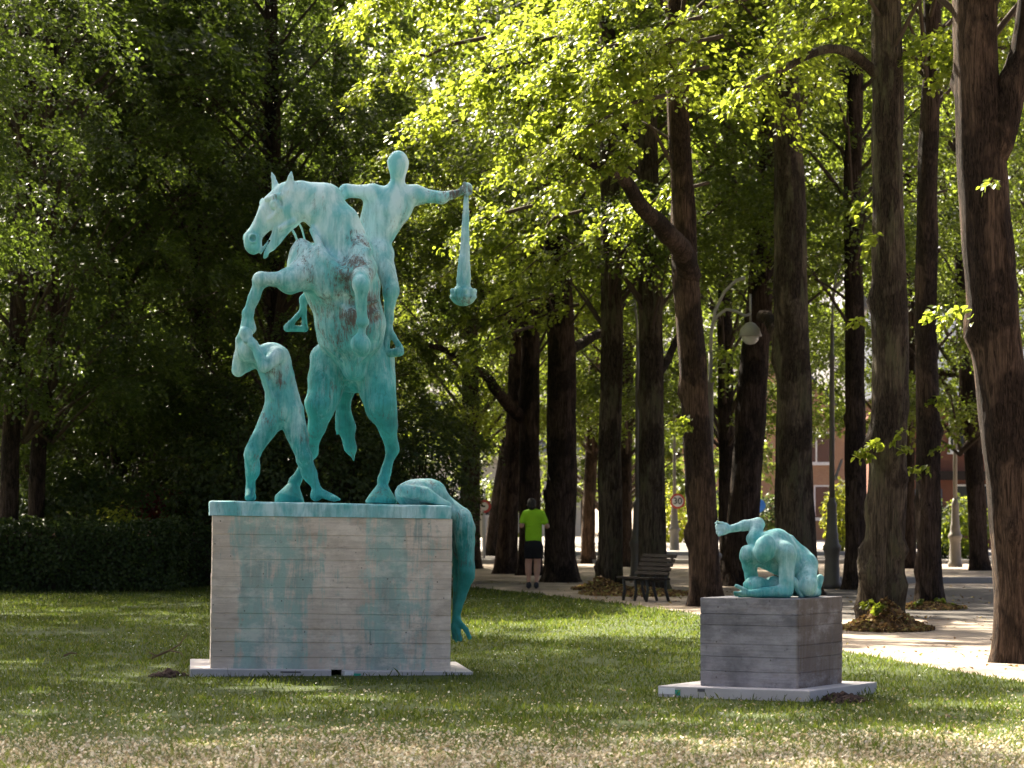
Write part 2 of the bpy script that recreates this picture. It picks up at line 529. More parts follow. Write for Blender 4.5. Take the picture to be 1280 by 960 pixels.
    c.egg((388, 562, 20), (8.4, 10, 10), 4)
    c.limb((387, 567, 20), (371, 597, 12), 7.2, 6.2, 4)
    c.egg((368.5, 601, 11), (7.6, 7, 8), 3)
    c.limb((367, 606, 9), (362, 624, 4), 7, 19, 4)
    # tail
    c.chain([(436, 472, 48), (426, 503, 55), (430, 535, 52), (436, 560, 50), (440, 575, 48)], [8, 9.5, 11, 7, 1.0], 6, 0.7)
    c.limb((423, 520, 54), (417, 544, 52), 6, 0.8, 4, 0.7)
    c.rough(0.5, 26, 3)
    c.floor(629.5)
    return c.mesh('horse', SO, SU)

def rider():
    c = Clay((352, 178, -16), (596, 452, 72), 1.25)
    c.egg((496, 199, 42), (13.6, 15.5, 15), 3)
    c.egg((496, 208, 40), (11, 14.5, 13), 4)
    c.limb((496, 216, 43), (493, 238, 45), 8.4, 11, 5)
    c.limb((465, 238, 46), (517, 240, 46), 11, 11, 8)
    c.egg((488, 254, 46), (25, 24, 16), 8)
    c.limb((503, 252, 44), (481, 290, 44), 11, 9, 8)
    c.limb((484, 262, 46), (471, 298, 44), 20, 14, 8, 0.8)
    c.limb((463, 244, 50), (454, 288, 52), 9, 12, 8)
    c.egg((470, 314, 42), (20, 18, 18), 8)
    c.chain([(463, 236, 46), (430, 234, 44), (408, 256, 38), (406, 292, 28)], [10, 8, 7, 5.5], 7)
    c.egg((405, 296, 26), (6, 7, 6), 3)
    c.chain([(515, 238, 46), (551, 243, 42), (576, 236, 36)], [11.5, 7.0, 4.8], 8)
    c.egg((583, 232, 34), (7.0, 7.4, 7), 3)
    for i in range(4):
        c.limb((580 + i * 2.6, 226 + i * 1.6, 28), (583 + i * 1.8, 240 - i * 0.4, 29), 2.3, 2.0, 1.4)
    c.limb((576, 232, 29), (585, 240, 27), 2.5, 2.2, 1.5)
    # legs astride, feet in stirrups
    c.limb((475, 314, 36), (489, 361, 14), 14, 10, 7)
    c.egg((488, 364, 12), (9.2, 10, 9), 4)
    c.limb((487.5, 368, 12), (485, 406, 16), 8.2, 5.2, 5)
    c.limb((485, 408, 15), (482.5, 441, 8), 4.6, 4.0, 4)
    c.limb((486, 410, 14), (500, 435, 4), 3.6, 4.2, 4)
    c.limb((482.5, 442, 8), (499, 440, 2), 5.0, 6.2, 3)
    c.limb((462, 316, 40), (402, 352, 36), 14, 9, 7)
    c.limb((402, 352, 36), (378, 372, 30), 8.5, 5.5, 5)
    c.limb((378, 372, 30), (376.5, 386, 28), 5.0, 3.8, 4)
    c.limb((376.5, 386, 28), (358, 408, 18), 3.6, 4.4, 3)
    c.limb((378, 386, 28), (379.5, 409, 24), 3.6, 3.2, 3)
    c.limb((358, 409, 18), (379, 410, 24), 4.2, 3.8, 3)
    c.rough(0.35, 20, 5)
    return c.mesh('rider', SO, SU)

def flail():
    c = Clay((560, 236, 16), (600, 392, 56), 0.9)
    c.limb((581.5, 240, 35), (575, 346, 36), 2.0, 4.0, 2, 0.7)
    c.limb((583.5, 240, 33), (583, 346, 35), 2.0, 4.4, 2, 0.7)
    c.limb((579, 322, 35.5), (579, 352, 36), 4.5, 8.5, 4)
    c.egg((578.5, 367, 36), (16, 13.5, 16), 4)
    c.egg((578.5, 369, 36), (16.6, 4, 16.6), 3)
    for i in range(9):
        a = i * 0.698
        c.egg((578.5 + 14.5 * math.cos(a), 362, 36 + 14.5 * math.sin(a)), (3, 4, 3), 2)
    c.rough(0.2, 14, 8)
    return c.mesh('flail', SO, SU)

def bent_man():
    c = Clay((286, 404, -78), (436, 634, 4), 1.2)
    c.egg((341, 447, -30), (19, 16, 16), 6)
    c.limb((344, 455, -31), (354, 488, -31), 22, 20, 8, 0.72)
    c.egg((356, 508, -30), (22, 20, 17), 9)
    c.limb((334, 470, -45), (344, 500, -45), 2, 2, 4)
    c.egg((313, 440, -42), (13, 16, 14), 5)
    c.limb((330, 446, -34), (317, 442, -40), 10, 10, 6)
    c.chain([(350, 447, -44), (335, 461, -60), (322, 434, -58)], [10, 7.2, 5.0], 6)
    c.limb((322, 434, -58), (314, 421, -54), 5.2, 4.4, 3)
    c.chain([(322, 449, -24), (300, 464, -30), (304, 428, -42)], [10, 7.6, 5.6], 6)
    c.limb((304, 428, -42), (311, 416, -48), 5.6, 5.0, 3)
    for i in range(3):
        c.limb((316 - i * 2.5, 424 + i * 2.5, -57), (309 - i * 1, 417 + i * 3.4, -56), 2.4, 2.0, 1.6)
    c.egg((312.5, 418, -50), (8.5, 9, 8), 5)
    # legs
    c.limb((347, 518, -30), (320, 564, -42), 16.5, 9.6, 8)
    c.egg((319, 567, -43), (9.6, 11, 9), 4)
    c.limb((318.5, 570, -41), (316, 610, -32), 9.2, 5.4, 4)
    c.egg((320, 585, -36), (8, 14, 8.5), 5)
    c.limb((316, 614, -32), (315, 622, -52), 6, 4.6, 4)
    c.egg((316, 622, -32), (7, 6, 7), 4)
    c.limb((365, 516, -28), (382, 571, -38), 17, 9.8, 8)
    c.egg((383, 574, -39), (9.4, 11, 9), 4)
    c.limb((384, 577, -37), (398, 611, -30), 9.2, 5.8, 4)
    c.egg((387, 590, -33), (8.5, 14, 8.5), 5, tilt=-20)
    c.limb((399, 615, -30), (421, 623, -40), 6.4, 4.2, 4)
    c.egg((397, 620, -30), (7, 7, 7), 4)
    for i in range(4):
        c.limb((418 + i, 622, -44 + i * 3), (426, 624.5, -47 + i * 3.6), 2.4, 2.0, 1.5)
    c.rough(0.4, 18, 11)
    c.floor(628.5)
    return c.mesh('bent_man', SO, SU)

def fallen():
    c = Clay((482, 590, -52), (604, 808, 66), 1.2)
    c.egg((525, 618, -12), (31, 19.5, 27), 6)
    c.egg((539, 616, -6), (19, 15, 23), 8)
    c.limb((545, 620, -6), (574, 646, -4), 11, 13, 7, 1.5)
    c.limb((506, 614, -36), (532, 618, -40), 9, 8.4, 5)
    c.limb((532, 618, -40), (560, 632, -32), 8.2, 5.2, 4)
    c.egg((580, 655, -8), (12.5, 17, 15), 6)
    c.limb((581, 662, -10), (583, 711, -14), 13.2, 9.6, 6)
    c.egg((584, 715, -13), (9.6, 12, 9), 4)
    c.limb((583, 720, -13), (571, 764, -10), 9.4, 5.0, 5)
    c.limb((570.5, 766, -10), (571, 781, -10), 4.8, 6.4, 3, 0.7)
    c.limb((571, 782, -11), (575.5, 799, -13), 3.0, 2.6, 2)
    c.limb((568, 782, -9), (571, 800, -9), 2.9, 2.4, 2)
    c.limb((566.5, 781, -7), (567, 797, -6), 2.7, 2.2, 2)
    c.limb((573, 776, -12), (583, 787, -14), 3.4, 3.0, 2); c.limb((583, 787, -14), (587.5, 796, -14), 3.0, 2.6, 2)
    c.limb((574, 664, 22), (574, 714, 22), 10.5, 8.5, 6)
    c.limb((574, 716, 22), (570, 764, 18), 8.5, 5, 5)
    c.limb((570, 766, 18), (571, 784, 17), 5, 5.5, 3)
    for i in range(3):
        c.limb((569 + i * 2, 784, 17), (568 + i * 3.2, 799, 16), 2.4, 2.0, 1.5)
    c.limb((570, 650, 6), (577, 676, 10), 10, 12, 6)
    c.egg((577, 686, 8), (11, 15, 12), 5)
    c.rough(0.4, 16, 13)
    return c.mesh('fallen_body', SO, SU)

link('horse', horse(), M_PATINA, grp)
link('rider', rider(), M_PATINA, grp)
link('flail', flail(), M_PATINA, grp)
link('bent_man', bent_man(), mat_patina([(_sp(318, 572, -48), 0.12, 0.05), (_sp(340, 480, -46), 0.3, 0.02)], 0.28), grp)
link('fallen_body', fallen(), mat_patina([(_sp(584, 690, -20), 0.26, 0.05)], 0.62), grp)
def sp(x, y, d): return Vector(((x - SO[0]) * SU, d * SU, (SO[1] - y) * SU))
MB().tube([sp(352, 280, -1), sp(362, 282, 3), sp(368, 292, 6), sp(374, 310, 14), sp(396, 306, 24), sp(405, 296, 26)], 1.6 * SU, 6).build('rein', M_PATINA, grp)
MB().tube([sp(360, 272, 3), sp(371, 274, 6), sp(377, 286, 8), sp(381, 303, 14), sp(398, 303, 24), sp(405, 297, 27)], 1.4 * SU, 6).build('rein', M_PATINA, grp)

# crouching figure on the small plinth
KU = 26.9 / F
M_PATINA2 = mat_patina([((0.1, -0.2, 0.3), 0.7, -0.05)], 0.55)
KO = (964.0, 745.0)
crouch = empty('bronze_figure', at(KO[0], KO[1], 26.9), 0,
               'small turquoise bronze man crouching with one fist raised over a lying body on grey block', 'sculpture')
def croucher():
    c = Clay((886, 640, -62), (1040, 749, 46), 1.1)
    c.egg((971, 679, -4), (20, 18, 21), 5)
    c.limb((966, 680, -10), (1002, 706, 10), 19, 17, 8)
    c.egg((1006, 709, 10), (16, 18, 19), 8)
    c.egg((953, 684, -38), (13.5, 18, 14), 1.5, tilt=20)
    c.limb((958, 682, -28), (966, 682, -14), 11, 13, 6)
    c.limb((990, 672, 2), (1016, 697, 14), 3, 3, 8)
    c.egg((942, 672, -10), (8.5, 9, 9), 5)
    c.limb((945, 676, -8), (962, 680, -6), 10, 12, 6)
    c.limb((942, 671, -8), (948, 654, 6), 8.4, 8.2, 4)
    c.limb((948, 653.5, 6), (930, 656, 2), 7.8, 6.4, 3)
    c.limb((930, 656, 2), (912, 660, -4), 6.4, 4.3, 3)
    c.egg((905, 659.5, -6), (6.8, 7.6, 5.5), 3)
    for i in range(4):
        y = 652 + i * 3.7
        c.limb((903, y + 0.6, -8), (896, y - 1.0 + i * 0.5, -10), 2.2, 2.0, 1.0)
        c.limb((896, y - 1.0 + i * 0.5, -10), (894.5 + i * 0.5, y + 0.8 + i * 0.4, -5), 2.0, 1.7, 1.0)
    c.limb((905, 665, -8), (898, 667, -12), 2.4, 2.0, 1.5)
    c.egg((979, 689, -32), (12, 13, 12), 6)
    c.limb((966, 684, -20), (979, 690, -30), 13, 12, 6)
    c.limb((980, 692, -33), (980, 733, -35), 11.2, 8.6, 5)
    c.egg((979, 737, -35), (9, 8, 9), 4)
    c.limb((976, 737, -35), (937, 739, -44), 8.4, 5.2, 4)
    c.egg((928, 739, -45), (8.5, 4.8, 7.5), 3)
    for i in range(4):
        c.limb((923, 738 + i * 0.8, -50 + i * 3.6), (914.5 + i * 0.9, 737.5 + i * 1.2, -50 + i * 3.9), 2.1, 1.7, 1.0)
    c.limb((928, 735, -49), (917, 729.5, -50), 2.5, 2.0, 1.5)
    c.limb((992, 712, 0), (936, 691, -20), 14, 10.5, 7)
    c.egg((933, 691, -20), (10.2, 11, 10), 4)
    c.limb((934, 696, -19), (939, 722, -8), 10, 8, 4)
    c.limb((939, 722, -8), (938, 741, -2), 7.4, 6, 4)
    c.limb((938, 741, -2), (925, 742, -12), 5.4, 4, 3)
    c.limb((1007, 704, 4), (1006, 729, -24), 15, 13, 5)
    c.egg((1006, 732, -25), (12, 12, 12), 4)
    c.limb((1008, 737, -18), (1022, 739, 22), 8, 6.4, 4)
    c.limb((1022, 739, 22), (1028, 722, 27), 6, 4.6, 3)
    c.rough(0.35, 16, 17)
    c.floor(745)
    return c.mesh('crouching_man', KO, KU)
def lying():
    c = Clay((920, 708, -44), (1020, 749, 30), 1.1)
    c.egg((943, 729.5, -24), (16, 11, 12), 2)
    c.limb((956, 730, -22), (966, 731, -14), 8, 10, 3)
    c.limb((966, 731, -12), (996, 735, 2), 12.5, 9, 5)
    c.limb((988, 724, -30), (1000, 741, -26), 5.5, 5, 4)
    c.limb((975, 733, -18), (988, 726, -30), 7, 5.5, 4)
    c.rough(0.3, 12, 19)
    c.floor(745)
    return c.mesh('lying_body', KO, KU)
link('crouching_man', croucher(), M_PATINA2, crouch)
link('lying_body', lying(), M_PATINA2, crouch)
# ------------------------------------------------------------------ plinths and footings
def rotm(yaw, roll=0.0):
    return Matrix.Rotation(math.radians(yaw), 4, 'Z') @ Matrix.Rotation(math.radians(roll), 4, 'Y')

def mat_board_concrete(ref, wide, high, base_a, base_b, stain, brown, bounce_tint=0.0):
    """board-marked concrete; copper stains have run down from the bronze above"""
    n = NT('board_marked_concrete'); p = n.pos(ref)
    grain = n.noise(n.map(p, (2.2, 2.2, 42)), 1.0, 7, 0.7, 0.5)
    big = n.noise(p, 2.2, 5, 0.65)
    pit = n.noise(p, 60, 5, 0.75)
    geo = n.n('ObjectInfo')
    c = n.mix(n.ramp(big, [(0.35, 0.0), (0.68, 1.0)]), base_a, base_b)
    c = n.mix(n.math('MULTIPLY', n.ramp(grain, [(0.3, 1.0), (0.58, 0.0)]), 0.45), c, tuple(x * 0.6 for x in base_a))
    br = n.math('MULTIPLY_ADD', geo.outputs['Random'], 0.16); br.node.inputs[2].default_value = 0.90
    m = n.n('MixRGB', blend_type='MULTIPLY'); m.inputs[0].default_value = 1.0
    n.inp(m, 'Color1', c); n.inp(m, 'Color2', br); c = m.outputs[0]
    # brown weathering
    w = n.ramp(n.noise(n.map(p, (2.0, 2.0, 5.0)), 1.0, 6, 0.7, 0.4), [(0.54, 0.0), (0.70, 1.0)])
    c = n.mix(n.math('MULTIPLY', w, brown), c, (0.24, 0.175, 0.125))
    if stain > 0:
        xyz = n.n('SeparateXYZ'); n.inp(xyz, 'Vector', p)
        band = None
        for x0, wd, amp in ((-0.82, 0.17, 1.05), (-0.42, 0.30, 1.05), (0.55, 0.27, 1.15), (0.93, 0.10, 0.6), (0.05, 0.10, 0.35)):
            t = n.math('DIVIDE', n.math('SUBTRACT', xyz.outputs['X'], x0), wd)
            g = n.math('MULTIPLY', n.math('POWER', 2.718, n.math('MULTIPLY', n.math('MULTIPLY', t, t), -1.0)), amp)
            band = g if band is None else n.math('ADD', band, g)
        st = n.noise(n.map(p, (13, 13, 1.1)), 1.0, 8, 0.75, 0.5)
        patch = n.noise(n.map(p, (3.2, 3.2, 4.5)), 1.0, 8, 0.75, 0.5)
        f = n.math('ADD', n.math('MULTIPLY', band, 0.34), n.math('ADD', n.math('MULTIPLY', st, 1.25), n.math('MULTIPLY', patch, 0.95)))
        k = n.n('MapRange'); n.inp(k, 'Value', f)
        k.inputs['From Min'].default_value = 1.26; k.inputs['From Max'].default_value = 1.44
        tq = n.mix(pit, (0.22, 0.40, 0.35), (0.40, 0.57, 0.51))
        gy = n.ramp(n.noise(n.map(p, (4, 4, 1.5)), 1.0, 4, 0.6), [(0.45, 0.0), (0.62, 1.0)])
        tq = n.mix(n.math('MULTIPLY', gy, 0.75), tq, (0.25, 0.29, 0.265))
        c = n.mix(n.math('MULTIPLY', k.outputs[0], stain), c, tq)
    # grime along the joints of the boards and brown streaks painting the path's warm reflected light on the right side
    if bounce_tint > 0:
        xs = n.n('SeparateXYZ'); n.inp(xs, 'Vector', p)
        side = n.n('MapRange'); n.inp(side, 'Value', xs.outputs['X'])
        side.inputs['From Min'].default_value = wide / 2 - 0.03; side.inputs['From Max'].default_value = wide / 2 - 0.004
        run = n.noise(n.map(p, (12, 12, 1.2)), 1.0, 5, 0.65, 0.5)
        c = n.mix(n.math('MULTIPLY', side.outputs[0], n.math('MULTIPLY', n.ramp(run, [(0.25, 0.45), (0.65, 1.0)]), bounce_tint)), c, (0.13, 0.095, 0.072))
    blotch = n.ramp(n.noise(n.map(p, (2.4, 2.4, 5)), 1.0, 7, 0.75), [(0.50, 0.0), (0.62, 1.0)])
    c = n.mix(n.math('MULTIPLY', blotch, 0.35), c, tuple(min(1, x * 1.25) for x in base_b))
    spot = n.ramp(n.noise(p, 13, 6, 0.75), [(0.60, 0.0), (0.70, 1.0)])
    c = n.mix(n.math('MULTIPLY', spot, 0.55), c, tuple(x * 0.42 for x in base_a))
    vo = n.n('TexVoronoi'); n.inp(vo, 'Vector', p); vo.inputs['Scale'].default_value = 9.0; vo.inputs['Randomness'].default_value = 1.0
    bug = n.ramp(vo.outputs['Distance'], [(0.05, 1.0), (0.085, 0.0)])
    c = n.mix(n.math('MULTIPLY', bug, 0.75), c, (0.07, 0.06, 0.05))
    hole = n.ramp(pit, [(0.27, 1.0), (0.36, 0.0)])
    c = n.mix(n.math('MULTIPLY', hole, 0.7), c, (0.06, 0.05, 0.045))
    h = n.math('ADD', n.math('MULTIPLY', grain, 0.7), n.math('MULTIPLY', pit, 0.35))
    return n.done(n.bsdf(c, 0.88, n.bump(h, 0.55, 0.008), 0.2))

def board_face(parent, mat, M, L, z0, heights, rng, wide=(1.5, 3.6), dark=None):
    """courses of board impressions on one face: x along the face 0..L, y outwards negative"""
    z = z0
    for h in heights:
        x = 0.0
        while x < L - 1e-4:
            w = rng.uniform(*wide)
            if L - (x + w) < 0.25: w = L - x
            out = 0.005 + rng.uniform(-0.0015, 0.003)
            g = rng.uniform(0.0006, 0.0020)
            mb = MB()
            j = [rng.uniform(-0.0012, 0.0012) for _ in range(4)]
            zl, zh = z + g, z + h - g
            xa, xb = x + (g * 0.5 if x > 0 else 0), x + w - (g * 0.5 if x + w < L - 1e-4 else 0)
            ch = 0.0025
            vs = [(xa, 0, zl), (xb, 0, zl), (xb, 0, zh), (xa, 0, zh),
                  (xa + ch * (x > 0), -out, zl + ch + j[0]), (xb - ch * (x + w < L - 1e-4), -out, zl + ch + j[1]),
                  (xb - ch * (x + w < L - 1e-4), -out - 0.001, zh - ch + j[2]), (xa + ch * (x > 0), -out - 0.001, zh - ch + j[3])]
            mb.add([M @ Vector(v) for v in vs], [(3, 2, 1, 0), (4, 5, 6, 7), (0, 1, 5, 4), (1, 2, 6, 5), (2, 3, 7, 6), (3, 0, 4, 7)])
            mb.build('board_course', mat, parent)
            x += w
        z += h

def plinth(name, loc, yaw, roll, W, Dp, H, ncourse, mat_args, label, seed):
    """W wide, Dp deep, H high, base centre at loc; built of a core and its board courses"""
    rng = random.Random(seed)
    root = empty(name, loc, 0, label, 'plinth')
    root.rotation_euler = rotm(yaw, roll).to_euler()
    bpy.context.view_layer.update()
    mat = mat_board_concrete(root, W, H, *mat_args)
    MB().box(-W / 2 + 0.005, W / 2 - 0.005, -Dp / 2 + 0.005, Dp / 2 - 0.005, 0, H).build('core', mat, root)
    hs = [rng.uniform(0.72, 1.28) for _ in range(ncourse)]
    k = H / sum(hs); hs = [h * k for h in hs]
    T = Matrix.Translation
    faces = [(T((-W / 2 + 0.003, -Dp / 2 + 0.005, 0)), W - 0.006),
             (T((W / 2 - 0.005, -Dp / 2, 0)) @ Matrix.Rotation(math.radians(90), 4, 'Z'), Dp),
             (T((-W / 2 + 0.005, Dp / 2, 0)) @ Matrix.Rotation(math.radians(-90), 4, 'Z'), Dp),
             (T((W / 2 - 0.003, Dp / 2 - 0.005, 0)) @ Matrix.Rotation(math.radians(180), 4, 'Z'), W - 0.006)]
    for M, L in faces:
        board_face(root, mat, M, L, 0.0, hs, rng)
    return root, mat

BY, BROLL = 6.0, 0.85
BIGW, BIGD = 2.365, 1.36
fd = 30.05                                             # depth of the front face's middle
fc = Vector((gx(413.5, fd), fd, 0))
back = Vector((-math.sin(math.radians(BY)), math.cos(math.radians(BY)), 0))
bc = fc + back * (BIGD / 2)
FOOT_H = 0.062
big, M_BIG = plinth('concrete_plinth', (bc.x, bc.y, FOOT_H - 0.006), BY, BROLL, BIGW, BIGD, 1.51, 11,
                    ((0.55, 0.465, 0.37), (0.78, 0.70, 0.59), 0.85, 0.5),
                    'tall board-marked concrete plinth with green copper stains under the rearing horse', 3)
# bronze slab: part of the sculpture, resting on the plinth
slab = MB()
RB = rotm(BY, BROLL)
ct = Vector((bc.x, bc.y, FOOT_H - 0.006 + 1.511))
rs = random.Random(5)
loopv = []
w2, d2 = BIGW / 2 + 0.012, BIGD / 2 + 0.014
nseg = 26
for i in range(nseg + 1): loopv.append((-w2 + 2 * w2 * i / nseg, -d2))
for i in range(1, 13): loopv.append((w2, -d2 + 2 * d2 * i / 12))
for i in range(1, nseg + 1): loopv.append((w2 - 2 * w2 * i / nseg, d2))
for i in range(1, 12): loopv.append((-w2, d2 - 2 * d2 * i / 12))
nl = len(loopv)
prof = [(0.0, 0.0), (0.0, 0.05), (0.0, 0.118), (0.006, 0.132), (0.02, 0.138)]
vs, fs = [], []
for ins, z in prof:
    for x, y in loopv:
        k = 1 - ins / 0.7
        vs.append(RB @ Vector((x * k + rs.uniform(-.003, .003), y * k + rs.uniform(-.003, .003), z + (x * -0.006 if z > 0.01 else 0) + rs.uniform(-.002, .002) * (z > 0.01))))
for r in range(len(prof) - 1):
    for i in range(nl):
        fs.append((r * nl + i, r * nl + (i + 1) % nl, (r + 1) * nl + (i + 1) % nl, (r + 1) * nl + i))
fs.append(tuple((len(prof) - 1) * nl + i for i in range(nl)))
fs.append(tuple(range(nl - 1, -1, -1)))
off = ct - grp.location
so = MB().add([v + off for v in vs], fs).build('bronze_slab', mat_patina([((0, 0, 0), 3.0, -0.05)], 0.92), grp)

# footings
M_FOOT = plain('cast_footing_concrete', (0.47, 0.45, 0.44), 0.85, 0.22, 5.0, 0.25, 0.2)
M_GREENMARK = plain('green_mark', (0.03, 0.30, 0.20), 0.7)
M_PAPER = plain('white_paint_mark', (0.75, 0.76, 0.76), 0.7)
M_DARKMARK = plain('dark_mark', (0.10, 0.10, 0.11), 0.7)
def footing(name, cx, cy, yaw, roll, x0, x1, y0, y1, h, label, group=None):
    r = empty(name, (cx, cy, 0), 0, label, 'slab', group)
    r.rotation_euler = rotm(yaw, roll).to_euler()
    MB().box(x0, x1, y0, y1, -0.08, h).build('slab_body', M_FOOT, r, bevel=0.008)
    return r
f1 = footing('footing_slab', bc.x, bc.y, BY, BROLL, -1.385, 0.0, -0.80, 1.10, FOOT_H, 'pale concrete footing slab under the dry bare left end of tall plinth')
f1['label'] = 'pale concrete footing slab under tall plinth, on the bent man\'s side'
f2 = footing('footing_slab', bc.x, bc.y, BY, BROLL, 0.105, 1.40, -0.80, 1.10, FOOT_H - 0.004, 'pale concrete footing slab under tall plinth, on the hanging arm\'s side')
MB().box(-0.50, -0.30, -0.803, -0.798, 0.03, 0.045).build('dark_mark', M_DARKMARK, f1)
MB().box(0.13, 0.22, -0.803, -0.798, 0.015, 0.05).build('white_mark', M_PAPER, f2)
MB().box(0.22, 0.29, -0.803, -0.798, 0.005, 0.03).build('green_mark', M_GREENMARK, f2)

# small plinth
SY = -29.5
cD = 26.3
corner = Vector((gx(998, cD), cD, 0))                   # near vertical edge
ux = Vector((math.cos(math.radians(SY)), math.sin(math.radians(SY)), 0))      # along the front face, to the right
uy = Vector((-math.sin(math.radians(SY)), math.cos(math.radians(SY)), 0))
SW, SD, SH = 0.94, 0.95, 0.775
sc_ = corner - ux * (SW / 2) + uy * (SD / 2)
SF = 0.10
small, M_SMALL = plinth('concrete_block_plinth', (sc_.x, sc_.y, SF), SY, 0, SW, SD, SH, 6,
                        ((0.155, 0.15, 0.16), (0.37, 0.36, 0.37), 0.0, 0.30, 0.85),
                        'low dark grey concrete block plinth carrying the crouching figure', 9)
f3 = footing('footing_slab', sc_.x, sc_.y, SY, 0, -0.79, 0.67, -0.675, 0.80, SF, 'wide pale concrete footing slab under the low dark grey block')
MB().box(-0.78, -0.62, -0.679, -0.674, 0.03, 0.085).build('white_mark', M_PAPER, f3)
MB().box(-0.62, -0.57, -0.679, -0.674, 0.02, 0.07).build('green_mark', M_GREENMARK, f3)
MB().box(-0.40, -0.33, -0.679, -0.674, 0.06, 0.085).build('dark_mark', M_DARKMARK, f3)
# lift the figure so that it rests on the block
crouch.location = (crouch.location.x, crouch.location.y, SF + SH)
grp.location.z = grp.location.z
# ------------------------------------------------------------------ ground
def edge_curve():
    """lawn edge along the path: x, y points"""
    return [(6.4, 20.5), (5.75, 24.0), (5.05, 28.0), (4.35, 31.5), (3.85, 34.6), (3.45, 38.5), (3.1, 43.0), (2.75, 47.0), (1.6, 52.0), (0.3, 57.0), (-0.7, 60.5), (-2.4, 63.5)]
def mat_ground():
    n = NT('sandy_soil'); p = n.pos()
    a = n.noise(p, 0.35, 4, 0.6); b = n.noise(p, 9, 6, 0.7); g = n.noise(p, 60, 4, 0.7)
    c = n.mix(n.ramp(a, [(0.38, 0.0), (0.62, 1.0)]), (0.21, 0.165, 0.13), (0.33, 0.275, 0.225))
    c = n.mix(n.math('MULTIPLY', n.ramp(b, [(0.42, 0.0), (0.66, 1.0)]), 0.5), c, (0.20, 0.155, 0.115))
    c = n.mix(n.math('MULTIPLY', g, 0.30), c, (0.46, 0.40, 0.33))
    c = n.mix(n.math('MULTIPLY', n.ramp(n.noise(p, 1.1, 6, 0.7), [(0.50, 0.0), (0.60, 1.0)]), 0.65), c, (0.13, 0.095, 0.068))  # darker brown patches stand in for tree shadows on the path
    return n.done(n.bsdf(c, 0.95, n.bump(n.math('ADD', b, g), 0.5, 0.02), 0.1))
def mat_turf():
    n = NT('turf_soil'); p = n.pos()
    a = n.noise(p, 0.6, 4, 0.6); b = n.noise(p, 14, 5, 0.7)
    c = n.mix(a, (0.032, 0.052, 0.016), (0.062, 0.080, 0.028))
    c = n.mix(n.math('MULTIPLY', n.ramp(b, [(0.5, 0.0), (0.7, 1.0)]), 0.4), c, (0.12, 0.10, 0.055))
    xyz = n.n('SeparateXYZ'); n.inp(xyz, 'Vector', p)
    fr = n.n('MapRange'); n.inp(fr, 'Value', n.math('ADD', xyz.outputs['Y'], n.math('MULTIPLY', n.noise(p, 1.1, 5, 0.7), 3.5)))
    fr.inputs['From Min'].default_value = 24.6; fr.inputs['From Max'].default_value = 22.2
    c = n.mix(n.math('MULTIPLY', fr.outputs[0], 0.25), c, n.mix(b, (0.20, 0.15, 0.11), (0.46, 0.39, 0.32)))
    return n.done(n.bsdf(c, 0.95, n.bump(b, 0.5, 0.02), 0.1))
def sheet(name, poly, z, mat):
    me = bpy.data.meshes.new(name)
    me.from_pydata([(x, y, z) for x, y in poly], [], [tuple(range(len(poly)))])
    bm = bmesh.new(); bm.from_mesh(me)
    for f in bm.faces:
        if f.normal.z < 0: f.normal_flip()
    bmesh.ops.triangulate(bm, faces=bm.faces)
    bm.to_mesh(me); bm.free()
    o = link(name, me, mat); o['kind'] = 'structure'
    return o
M_SOIL = mat_ground()
sheet('ground', [(-900, -60), (900, -60), (900, 1500), (-900, 1500)], 0.0, M_SOIL)
LAWN = [(-40, -5), (9, -5), (8, 14)] + edge_curve() + [(-6, 66), (-12, 70), (-40, 70)]
sheet('lawn', LAWN, 0.004, mat_turf())
M_ASPH = plain('asphalt', (0.070, 0.061, 0.054), 0.9, 0.25, 3.0, 0.3, 0.15)
M_PAVE = plain('pale_paving', (0.36, 0.33, 0.30), 0.9, 0.2, 2.0, 0.2, 0.15)
M_KERB = plain('kerb_stone', (0.30, 0.29, 0.28), 0.85, 0.2, 4.0, 0.2, 0.2)
sheet('cycle_path_and_shade', [(4.6, 44.5), (40, 41.5), (40, 60.0), (5.6, 62.0)], 0.004, M_ASPH)  # asphalt spread wider than the path; its dark colour doubles as tree shade
# street behind the trees
sheet('road', [(-80, 84), (80, 84), (80, 97), (-80, 97)], 0.004, M_ASPH)
o = MB().box(-80, 80, 97.15, 140, 0, 0.12).build('pavement', M_PAVE); o['kind'] = 'structure'
for i in range(24):
    k = MB().box(-36 + i * 3.0, -36 + i * 3.0 + 2.985, 97.0, 97.15, 0, 0.125).build('kerb', M_KERB, bevel=0.01)
    k['kind'] = 'structure'
for i in range(24):
    k = MB().box(-36 + i * 3.0, -36 + i * 3.0 + 2.985, 83.85, 84.0, 0, 0.12).build('kerb', M_KERB, bevel=0.01)
    k['kind'] = 'structure'
k = MB().box(4.9, 40, 63.9, 64.1, 0, 0.13).build('kerb', M_KERB, bevel=0.01); k['kind'] = 'structure'

def in_poly(X, Y, poly):
    ins = np.zeros(len(X), bool)
    n = len(poly)
    for i in range(n):
        x1, y1 = poly[i]; x2, y2 = poly[(i + 1) % n]
        if y1 == y2: continue
        c = ((y1 > Y) != (y2 > Y)) & (X < (x2 - x1) * (Y - y1) / (y2 - y1) + x1)
        ins ^= c
    return ins

